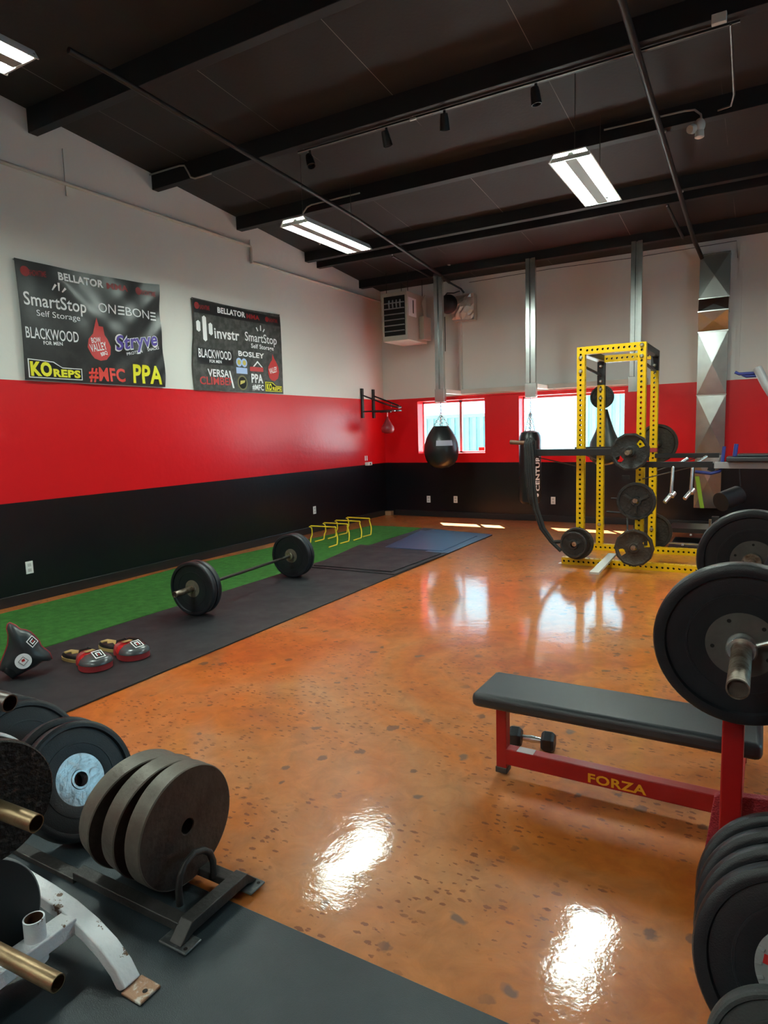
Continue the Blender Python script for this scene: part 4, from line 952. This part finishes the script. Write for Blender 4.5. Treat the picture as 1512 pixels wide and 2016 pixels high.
for a, b in (((-6.19, 2.87), (-6.155, 2.925)), ((-6.125, 2.872), (-6.127, 2.945)), ((-6.095, 2.865), (-6.06, 2.905))):
    d = Vector((b[0]-a[0], b[1]-a[1])).normalized()*.011; shape(b1, bwarp1, 'ray_mark', m_txtw, [(a[0]-d.y*.5, a[1]+d.x*.5), (a[0]+d.y*.5, a[1]-d.x*.5), (b[0]+d.y, b[1]-d.x), (b[0]-d.y, b[1]+d.x)])
A('lettering', 'ON', m_txtw, -5.700, 2.742, -5.50, 2.745, .092, bold=.0); A('lettering', 'BON', m_txtw, -5.385, 2.747, -5.065, 2.753, .088, bold=.0)
for y in (-5.475, -5.045):
    for k in range(3): shape(b1, bwarp1, 'letter_bar', m_txtw, [(y, 2.745+.036*k), (y+.075, 2.747+.036*k), (y+.075, 2.767+.036*k-.004), (y, 2.765+.036*k-.004)])
A('lettering', 'BLACKWOOD', m_txtw, -6.489, 2.408, -5.959, 2.416, .098, bold=.01); A('lettering', 'FOR MEN', m_txtw, -6.321, 2.361, -6.124, 2.371, .033)
shape(b1, bwarp1, 'flame_badge', mat('flame_red', (.62, .03, .03), .5), [(-5.83, 2.31), (-5.80, 2.275), (-5.73, 2.258), (-5.655, 2.275), (-5.60, 2.33), (-5.59, 2.41), (-5.62, 2.48), (-5.65, 2.52), (-5.665, 2.60), (-5.69, 2.56), (-5.715, 2.60), (-5.74, 2.68), (-5.765, 2.58), (-5.79, 2.52), (-5.85, 2.46), (-5.868, 2.38)])
A('lettering', 'BOW', m_txtw, -5.815, 2.425, -5.70, 2.445, .05, bold=.01, depth=.005); A('lettering', 'VALLEY', m_txtw, -5.833, 2.335, -5.635, 2.38, .075, bold=.01, depth=.005); A('lettering', 'BBQ', m_txtw, -5.717, 2.305, -5.635, 2.335, .034, depth=.005)
A('lettering', 'Stryve', m_txtw, -5.535, 2.376, -4.975, 2.480, .150, bold=.05, shear=.2); A('lettering', 'Stryve', m_txtp, -5.522, 2.384, -4.985, 2.486, .140, bold=.022, shear=.2, depth=.0055)
A('lettering', 'PROTEIN', m_txtw, -5.397, 2.340, -5.213, 2.385, .028); A('lettering', 'SNACKS', m_txtw, -5.140, 2.405, -4.966, 2.445, .028)
shape(b1, bwarp1, 'logo_outline', m_txtw, [(-6.495, 2.052), (-5.945, 2.055), (-5.945, 2.165), (-6.22, 2.165), (-6.235, 2.212), (-6.495, 2.222)])
shape(b1, bwarp1, 'logo_field', m_dark, [(-6.485, 2.060), (-5.954, 2.063), (-5.954, 2.157), (-6.226, 2.157), (-6.243, 2.204), (-6.485, 2.213)], depth=.0045)
A('lettering', 'KO', m_txty, -6.475, 2.075, -6.262, 2.080, .118, bold=.05, depth=.006); A('lettering', 'REPS', m_txty, -6.250, 2.077, -5.965, 2.078, .066, bold=.05, depth=.006)
A('lettering', '#MFC', m_txtr2, -5.875, 2.061, -5.441, 2.068, .128, bold=.03); A('lettering', 'PPA', m_txty, -5.337, 2.067, -4.961, 2.068, .185, bold=.03)
B = lambda *a, **k: T(b2, bwarp2, *a, **k)
shape(b2, bwarp2, 'black_band', m_ban, [(-4.415, 2.918), (-2.825, 2.942), (-2.822, 3.06), (-4.42, 3.07)], depth=.0015)
shape(b2, bwarp2, 'red_badge', m_dimr, disc(-4.365, 3.0, .04), depth=.003); B('lettering', 'SHOWTIME', m_dimr, -4.32, 2.965, -4.157, 2.972, .05, depth=.004)
B('lettering', 'BELLATOR', m_txtw, -4.023, 2.967, -3.520, 2.974, .063, bold=.04, depth=.004); B('lettering', 'MMA', m_dimr, -3.497, 2.969, -3.247, 2.975, .055, bold=.04, depth=.004)
B('lettering', 'SHOWTIME', m_dimr, -3.06, 2.975, -2.881, 2.982, .048, depth=.004); shape(b2, bwarp2, 'red_badge', m_dimr, disc(-3.10, 3.005, .035), depth=.003)
for y, z0, z1 in ((-4.39, 2.70, 2.835), (-4.29, 2.60, 2.90), (-4.19, 2.68, 2.83)):
    shape(b2, bwarp2, 'logo_bar', m_txtw, [(y, z0+.02), (y+.035, z0), (y+.065, z0+.02), (y+.065, z1-.02), (y+.035, z1), (y, z1-.02)])
B('lettering', 'invstr', m_txtw, -4.097, 2.658, -3.648, 2.672, .125, bold=.02)
B('lettering', 'SmartStop', m_txtw, -3.543, 2.686, -2.921, 2.691, .112, bold=.01); B('lettering', 'Self Storage', m_txtw, -3.434, 2.605, -2.988, 2.606, .055)
for a, b in (((-3.29, 2.83), (-3.32, 2.875)), ((-3.235, 2.84), (-3.235, 2.91)), ((-3.19, 2.83), (-3.16, 2.87))):
    d = Vector((b[0]-a[0], b[1]-a[1])).normalized()*.009; shape(b2, bwarp2, 'ray_mark', m_txtw, [(a[0]-d.y, a[1]+d.x), (a[0]+d.y, a[1]-d.x), (b[0]+d.y, b[1]-d.x), (b[0]-d.y, b[1]+d.x)])
shape(b2, bwarp2, 'black_panel', m_ban, [(-4.401, 2.329), (-3.792, 2.345), (-3.792, 2.53), (-4.401, 2.525)], depth=.0015)
B('lettering', 'BLACKWOOD', m_txtw, -4.381, 2.410, -3.823, 2.415, .100, bold=.015, depth=.004); B('lettering', 'FOR MEN', m_txtw, -4.209, 2.357, -4.004, 2.362, .035, depth=.004)
B('lettering', 'BOSLEY', m_txtw, -3.687, 2.482, -3.188, 2.486, .062, bold=.03)
B('lettering', 'VERSA', m_txtw, -4.250, 2.195, -3.885, 2.199, .086, bold=.02); B('lettering', 'CLIMBER', mat('dull_red_print', (.55, .05, .05), .5), -4.382, 2.095, -3.805, 2.105, .090, bold=.02)
shape(b2, bwarp2, 'white_stroke', m_txtw, [(-3.885, 2.28), (-3.86, 2.28), (-3.80, 2.07), (-3.83, 2.07)], depth=.004)
for dy in (0, .1): shape(b2, bwarp2, 'blue_ring', m_txtb, disc(-3.685+dy, 2.40, .055), depth=.003); shape(b2, bwarp2, 'yellow_eye', mat('ochre_print', (.6, .5, .12), .5), disc(-3.685+dy, 2.40, .032), depth=.0045)
shape(b2, bwarp2, 'blue_box', m_txtb, [(-3.745, 2.258), (-3.535, 2.26), (-3.535, 2.335), (-3.745, 2.335)])
shape(b2, bwarp2, 'red_box', mat('dull_red_print', (.55, .05, .05), .5), [(-3.482, 2.304), (-3.218, 2.308), (-3.218, 2.365), (-3.482, 2.36)]); shape(b2, bwarp2, 'white_peak', m_txtw, [(-3.42, 2.366), (-3.325, 2.445), (-3.225, 2.366), (-3.25, 2.366), (-3.325, 2.42), (-3.39, 2.366)])
shape(b2, bwarp2, 'gold_seal', mat('seal_gold', (.20, .18, .08), .5), disc(-3.64, 2.145, .095)); shape(b2, bwarp2, 'seal_centre', m_dark, disc(-3.64, 2.145, .075), depth=.004); shape(b2, bwarp2, 'seal_mark', mat('ochre_print', (.6, .5, .12), .5), [(-3.69, 2.12), (-3.60, 2.15), (-3.59, 2.18), (-3.68, 2.17)], depth=.005)
B('lettering', 'PPA', m_txtw, -3.461, 2.160, -3.230, 2.162, .11, bold=.03); B('lettering', '#MFC', m_txtw, -3.454, 2.065, -3.224, 2.066, .07, bold=.03)
shape(b2, bwarp2, 'flame_badge', mat('flame_red', (.62, .03, .03), .5), [(-3.10, 2.24), (-3.05, 2.205), (-2.99, 2.20), (-2.92, 2.24), (-2.895, 2.32), (-2.91, 2.40), (-2.95, 2.46), (-2.985, 2.50), (-3.02, 2.56), (-3.03, 2.48), (-3.07, 2.44), (-3.115, 2.38), (-3.12, 2.30)])
B('lettering', 'VALLEY', m_txtw, -3.09, 2.29, -2.93, 2.33, .07, bold=.02, depth=.005)
shape(b2, bwarp2, 'yellow_plate', m_txty, [(-3.189, 2.057), (-2.848, 2.06), (-2.848, 2.135), (-3.03, 2.137), (-3.04, 2.18), (-3.189, 2.182)])
shape(b2, bwarp2, 'plate_inner', m_dark, [(-3.178, 2.066), (-2.858, 2.069), (-2.858, 2.126), (-3.042, 2.128), (-3.052, 2.171), (-3.178, 2.173)], depth=.0045)
B('lettering', 'KO', m_txty, -3.165, 2.076, -3.06, 2.077, .082, bold=.05, depth=.006); B('lettering', 'REPS', m_txty, -3.045, 2.077, -2.870, 2.078, .042, bold=.04, depth=.006)
for par, pts in ((b1, ((-6.52, 3.085), (-4.925, 3.12))), (b2, ((-4.425, 3.07), (-2.83, 3.085)))):
    for y, z in pts: MB().tube([(.002, y, z), (.03, y, z)], .006, 8).build('grommet_screw', m_bolt, par)

# ------------------------------------------------------------------ mitts and pad on the runner
def pillow(mb, outline, o, ux, uy, uz, H, rings=7, flat=.15, ctr=None, pw=.5):
    o = Vector(o); ux = Vector(ux); uy = Vector(uy); uz = Vector(uz); n = len(outline)
    cx = sum(p[0] for p in outline)/n if ctr is None else ctr[0]; cy = sum(p[1] for p in outline)/n if ctr is None else ctr[1]
    V = []; F = []
    V += [o+ux*a+uy*b for a, b in outline]
    for r in range(0, rings+1):
        t = r/rings; s = 1-t; h = flat*H+(1-flat)*H*(1-(s)**2.2)**pw if r else flat*H
        for a, b in outline: V.append(o+ux*(cx+(a-cx)*max(s, .001))+uy*(cy+(b-cy)*max(s, .001))+uz*h)
    for r in range(rings+1):
        for k in range(n): F.append((r*n+k, r*n+(k+1) % n, (r+1)*n+(k+1) % n, (r+1)*n+k))
    F.append(tuple(reversed(range(n)))); mb.add(V, F); return mb
def egg(a, b, n=28, k=.18): return [(a*cos(2*pi*i/n), b*sin(2*pi*i/n)*(1+k*cos(2*pi*i/n))) for i in range(n)]
def logo(par, c, ux, uy, s, warp=None):
    for nm, m, poly in (('logo_square', m_txtw, [(-1, -1), (1, -1), (1, 1), (-1, 1)]), ('logo_field', m_dark, [(-.8, -.8), (.8, -.8), (.8, .8), (-.8, .8)]), ('logo_letter', m_txtw, [(-.5, -.5), (.5, -.5), (.5, .5), (.3, .5), (.3, -.3), (-.3, -.3), (-.3, .5), (-.5, .5)]), ('logo_stroke', m_txtr, [(-.12, -.15), (.1, -.15), (.1, .5), (-.12, .4)])):
        dz = {'logo_square': 0, 'logo_field': .0012, 'logo_letter': .0024, 'logo_stroke': .0024}[nm]
        U = Vector(ux); Vv = Vector(uy); N_ = U.cross(Vv).normalized()
        MB().prism([(a*s, b*s) for a, b in poly], Vector(c)+N_*dz, U, Vv, .001).build(nm, m, par)
def mitt(c, ang, label):
    t = thing('focus_mitt', label, 'focus mitt', (c[0], c[1], .011)); ux = Vector((cos(ang), sin(ang), 0)); uy = Vector((-sin(ang), cos(ang), 0)); uz = Vector((0, 0, 1))
    o = Vector((c[0], c[1], .011)); up_ = (uz+ux*.02).normalized(); ux2 = (ux-uz*.02).normalized()
    pillow(MB(), egg(.122, .098), o+uz*.004, ux, uy, uz, .05, flat=.92).build('mitt_base', m_redd, t, ang=60)
    pillow(MB(), egg(.124, .10, 40), o+uz*.044, ux2, uy, up_, .050, rings=10, flat=.12, pw=.5).build('mitt_pad', m_redl, t, ang=80)
    m_ = pillow(MB(), egg(.126, .102, 40), o+uz*.0445, ux2, uy, up_, .0525, rings=10, flat=.12, pw=.5)
    keep = [f for f in m_.f if sum((Vector(m_.v[q])-o).dot(ux) for q in f)/len(f) > -.005 and len(f) == 4]; m_.f = keep
    m_.build('mitt_cap', m_sil, t, ang=80)
    pillow(MB(), [(p[0]*.4-.105, p[1]*.75) for p in egg(.11, .09)], o+uz*.012, ux, uy, uz, .085, flat=.3).build('mitt_cuff', m_redd, t, ang=80)
    for k in (-1, 1): MB().tube([o-ux*.10+uy*.05*k+uz*.05, o-ux*.11+uy*.03*k+uz*.10, o-ux*.07+uz*.112], .008, 8).build('black_strap', m_leather, t)
    g = MB().box((-.02, -.03, 0), (.02, .03, .003)).build('gold_patch', m_gold, t, local=True); g.location = tuple(Vector((-.045*cos(ang), -.045*sin(ang), .100))); g.rotation_euler = (0, -.05, ang)
    ln = (uz+ux*.50).normalized(); lx = (ux-uz*.50).normalized()
    logo(t, o+ux*.062+uz*.0985, -uy, lx*-1 if False else lx, .034)
    return t
mitt((2.14, -7.56), radians(-8), 'red focus mitt with silver cap and square logo, nearer the camera')
mitt((2.195, -7.31), radians(-3), 'red focus mitt with silver cap and square logo, behind the other one')
def pad_glove(c, ang, label):
    t = thing('palm_paddle', label, 'striking pad', (c[0], c[1], .011)); ux = Vector((cos(ang), sin(ang), 0)); uy = Vector((-sin(ang), cos(ang), 0)); uz = Vector((0, 0, 1)); o = Vector((c[0], c[1], .011))
    pillow(MB(), egg(.125, .06), o, ux, uy, uz, .022, flat=.9).build('gold_sole', m_gold, t, ang=60)
    pillow(MB(), egg(.12, .056), o+uz*.02, ux, uy, uz, .035, flat=.5).build('black_body', m_leather, t, ang=70)
    pts = [(-.09, -.02), (-.06, -.035), (-.03, -.018), (0, -.04), (.03, -.02), (.06, -.036), (.09, -.01), (.08, .03), (-.08, .03)]
    pillow(MB(), pts, o+uz*.046, ux, uy, uz, .014, flat=.5).build('gold_top', m_gold, t, ang=70); return t
pad_glove((1.90, -7.515), radians(10), 'black and gold palm pad left of the red mitts')
pad_glove((1.93, -7.26), radians(5), 'black and gold palm pad partly hidden behind the red mitts')
MB().tube([(1.98, -7.22, .06), (2.05, -7.2, .085), (2.15, -7.2, .09), (2.21, -7.24, .07)], .012, 8).build('wrist_strap', m_leather, None); tag(bpy.data.objects['wrist_strap'], 'black strap loop standing up behind the rear red mitt', 'strap')
# body shield
bs = thing('body_shield', 'black body protector pad with round white logo and red piping at the left edge', 'body pad', (1.86, -7.83, .011))
OL = [(-0.093, 0.358), (-0.065, 0.337), (-0.04, 0.307), (-0.013, 0.298), (0.013, 0.281), (0.036, 0.25), (0.056, 0.214), (0.064, 0.183), (0.083, 0.159), (0.109, 0.128), (0.119, 0.086), (0.105, 0.08), (0.071, 0.085), (0.047, 0.074), (0.02, 0.056), (-0.012, 0.046), (-0.064, 0.024), (-0.101, 0.012), (-0.121, 0.03), (-0.141, 0.052), (-0.169, 0.073), (-0.163, 0.111), (-0.133, 0.175), (-0.113, 0.223), (-0.105, 0.28), (-0.11, 0.325), (-0.102, 0.353)]
SN = Vector((.867, -.498, 0)); SR = Vector((.498, .867, 0)); SO = Vector((1.88, -7.82, .002)); SZ = Vector((0, 0, 1))
P3 = lambda a, b, d: SO+SR*a+SZ*b+SN*d
pillow(MB(), OL, SO, SR, SZ, SN, .075, rings=9, flat=.2, ctr=(-.02, .15), pw=.62).build('shield_body', mat('charcoal_vinyl', (.030, .037, .040), .36, bump=.1, bscale=30), bs, ang=75)
MB().tube([P3(a, b, 0) for a, b in OL], .006, 8, closed=True).build('red_piping', m_redd, bs)
pillow(MB(), OL, SO, -SR if False else SR, SZ, -SN, .06, rings=5, flat=.4, ctr=(-.02, .15)).build('shield_back', m_redd, bs, ang=75)
ln_ = (SN+SR*.05+SZ*.12).normalized(); lu = (SR-ln_*SR.dot(ln_)).normalized(); lv = ln_.cross(lu)
lc = P3(-.040, .125, .080)
MB().lathe([(0, .002), (.047, .002), (.047, 0)], lc, ln_, 32, closed=False).build('white_disc', m_txtw, bs)
dg_ = [(-.03, 0), (0, -.03), (.03, 0), (0, .03)]
MB().prism(dg_, lc+ln_*.0025, lu, lv, .0008).build('logo_diamond', m_txtg, bs); MB().prism([(a*.8, b*.8) for a, b in dg_], lc+ln_*.0035, lu, lv, .0008).build('logo_diamond_inner', m_txtw, bs)
MB().prism([(-.008, -.004), (.010, .0), (.006, .016), (-.010, .010)], lc+ln_*.0045, lu, lv, .0008).build('logo_mark', m_txtr, bs)
n2_ = (SN*.9+SR*.55+SZ*.35).normalized(); u2_ = (SR*.8-SZ); u2_ = (u2_-n2_*u2_.dot(n2_)).normalized(); v2_ = n2_.cross(u2_)
logo(bs, P3(.018, .232, .052), u2_, v2_, .028)
pillow(MB(), [(-0.134, 0.104), (-0.107, 0.105), (-0.07, 0.052), (-0.106, 0.014), (-0.148, 0.065)][::-1], SO+SN*.035, SR, SZ, SN, .02, rings=3, flat=.7).build('strap_tab', m_leather, bs, ang=75)

# ------------------------------------------------------------------ grey and blue gym machine at right back
gm = thing('gym_machine', 'grey framed gym machine with blue foam handles behind the bench at right', 'exercise machine', (5.7, -2.0, 0))
MB().bar((5.36, -2.0, .995), (6.9, -2.05, .985), .10, .07).build('seat_beam', m_grey, gm, bevel=.004)
MB().box((5.48, -2.18, 1.04), (6.9, -1.85, 1.09)).build('black_pad', m_vinyl, gm, bevel=.012)
MB().box((5.58, -2.1, 1.09), (6.9, -1.8, 1.115)).build('black_pad', m_vinyl, gm, bevel=.01)
MB().tube([(5.436, -2.0, 1.02), (5.45, -2.0, 1.20)], .018, 14).build('foam_roller', m_blue, gm); MB().tube([(5.55, -2.0, 1.05), (5.568, -2.0, 1.225)], .022, 14).build('foam_roller', m_blue, gm)
MB().tube([(5.17, -2.06, .925), (5.33, -2.05, .905), (5.41, -2.0, .925), (5.435, -1.96, .97), (5.40, -1.93, .985), (5.25, -1.92, .98)], .018, 12).build('blue_handle', m_blue, gm)
MB().bar((5.30, -1.98, .98), (5.37, -1.98, .96), .04, .09).build('hinge', m_blk, gm)
MB().tube([(5.74, -2.05, 2.02), (5.83, -2.1, 1.83), (6.2, -2.2, 1.2)], .045, 16).build('grey_arm', m_grey, gm)
for z, x0 in ((1.985, 5.53), (1.955, 5.60)): MB().tube([(x0, -2.0, z+.01), (x0+.04, -2.0, z-.012), (5.80, -2.04, z-.015)], .016, 12).build('blue_grip', m_blue, gm)
MB().tube([(5.60, -1.95, .95), (5.62, -1.95, .76)], .007, 8).build('cable', m_blk, gm)
MB().tube([(5.44, -2.14, .60), (5.60, -1.95, .66)], .105, 24).build('round_weight', m_rubber, gm)
MB().box((6.35, -2.1, 0), (6.45, -1.95, 1.95)).build('frame_post', m_grey, gm, bevel=.005)
MB().box((5.35, -2.05, .0), (5.42, -1.95, .42)).build('front_post', m_blk, gm)
MB().tube([(5.34, -2.1, .30), (5.34, -2.1, .40)], .014, 10).build('steel_pin', m_bar, gm)
MB().box((4.90, -2.02, .0), (6.9, -1.30, .06)).build('base_frame', m_blk, gm, bevel=.01)
MB().bar((4.90, -2.03, .10), (6.0, -2.08, .10), .02, .02).build('silver_rail', m_chrome, gm)
MB().box((4.85, -1.6, .16), (6.9, -1.1, .21)).build('foot_board', mat('dark_brown_board', (.05, .035, .03), .4), gm)
for p in ((5.06, -2.05, .085), (5.14, -2.0, .20)): MB().sphere(p, .014, 10, 8).build('bolt_head', m_bolt, gm)
MB().tube([(4.30, -2.2, .62), (4.55, -2.2, .62)], .008, 8).build('thin_cross_rod', m_blk, pr)
MB().tube([(4.25, -2.2, .46), (4.60, -2.25, .45)], .012, 8).build('thin_cross_rod', m_blk, pr)
MB().tube([(4.50, -2.3, .45), (4.56, -2.6, .1)], .010, 8).build('support_leg', m_blk, pr)
ss = MB().box((5.21, -3.75, 0), (5.30, -3.68, .035)).build('steel_block', m_rack, None, bevel=.003); tag(ss, 'small dark metal block on the floor between rack and bench', 'block')
ko = MB().tube([(5.50, -8.10, .935), (5.60, -8.10, .93)], .014, 10).build('tmp', m_blk, None); bpy.data.objects.remove(ko)

# ------------------------------------------------------------------ repeats share a group
for o in bpy.data.objects:
    if o.parent or 'label' not in o or 'group' in o: continue
    L = o['label']; c = o.get('category')
    for key, cat_, grp in (('floor barbell', 'weight plate', 'bumper plates on the floor barbell'), ('at lower right', 'weight plate', 'bumper plates leaning at the lower right'), ('at the lower right', 'weight plate', 'bumper plates leaning at the lower right'),
                           ('floor rack', 'weight plate', 'plates standing in the left floor rack'), ('iron plate of three', 'weight plate', 'plates standing in the left floor rack'), ('rusty iron plate', 'weight plate', 'plates standing in the left floor rack'), ('silver hub', 'weight plate', 'plates standing in the left floor rack'),
                           ('bench press bar', 'weight plate', 'bumper plates on the bench press bar'), ('rack', 'weight plate', 'iron plates stored on the yellow rack'), ('white tree', 'weight plate', 'plates on the white weight tree'),
                           ('', 'wall outlet', 'white wall outlets'), ('', 'focus mitt', 'red focus mitts'), ('', 'striking pad', 'black and gold palm pads'), ('sponsor banner', 'banner', 'sponsor banners on the left wall'), ('conduit', 'conduit', 'thin conduits on the beams')):
        if c == cat_ and key in L: o['group'] = grp; break
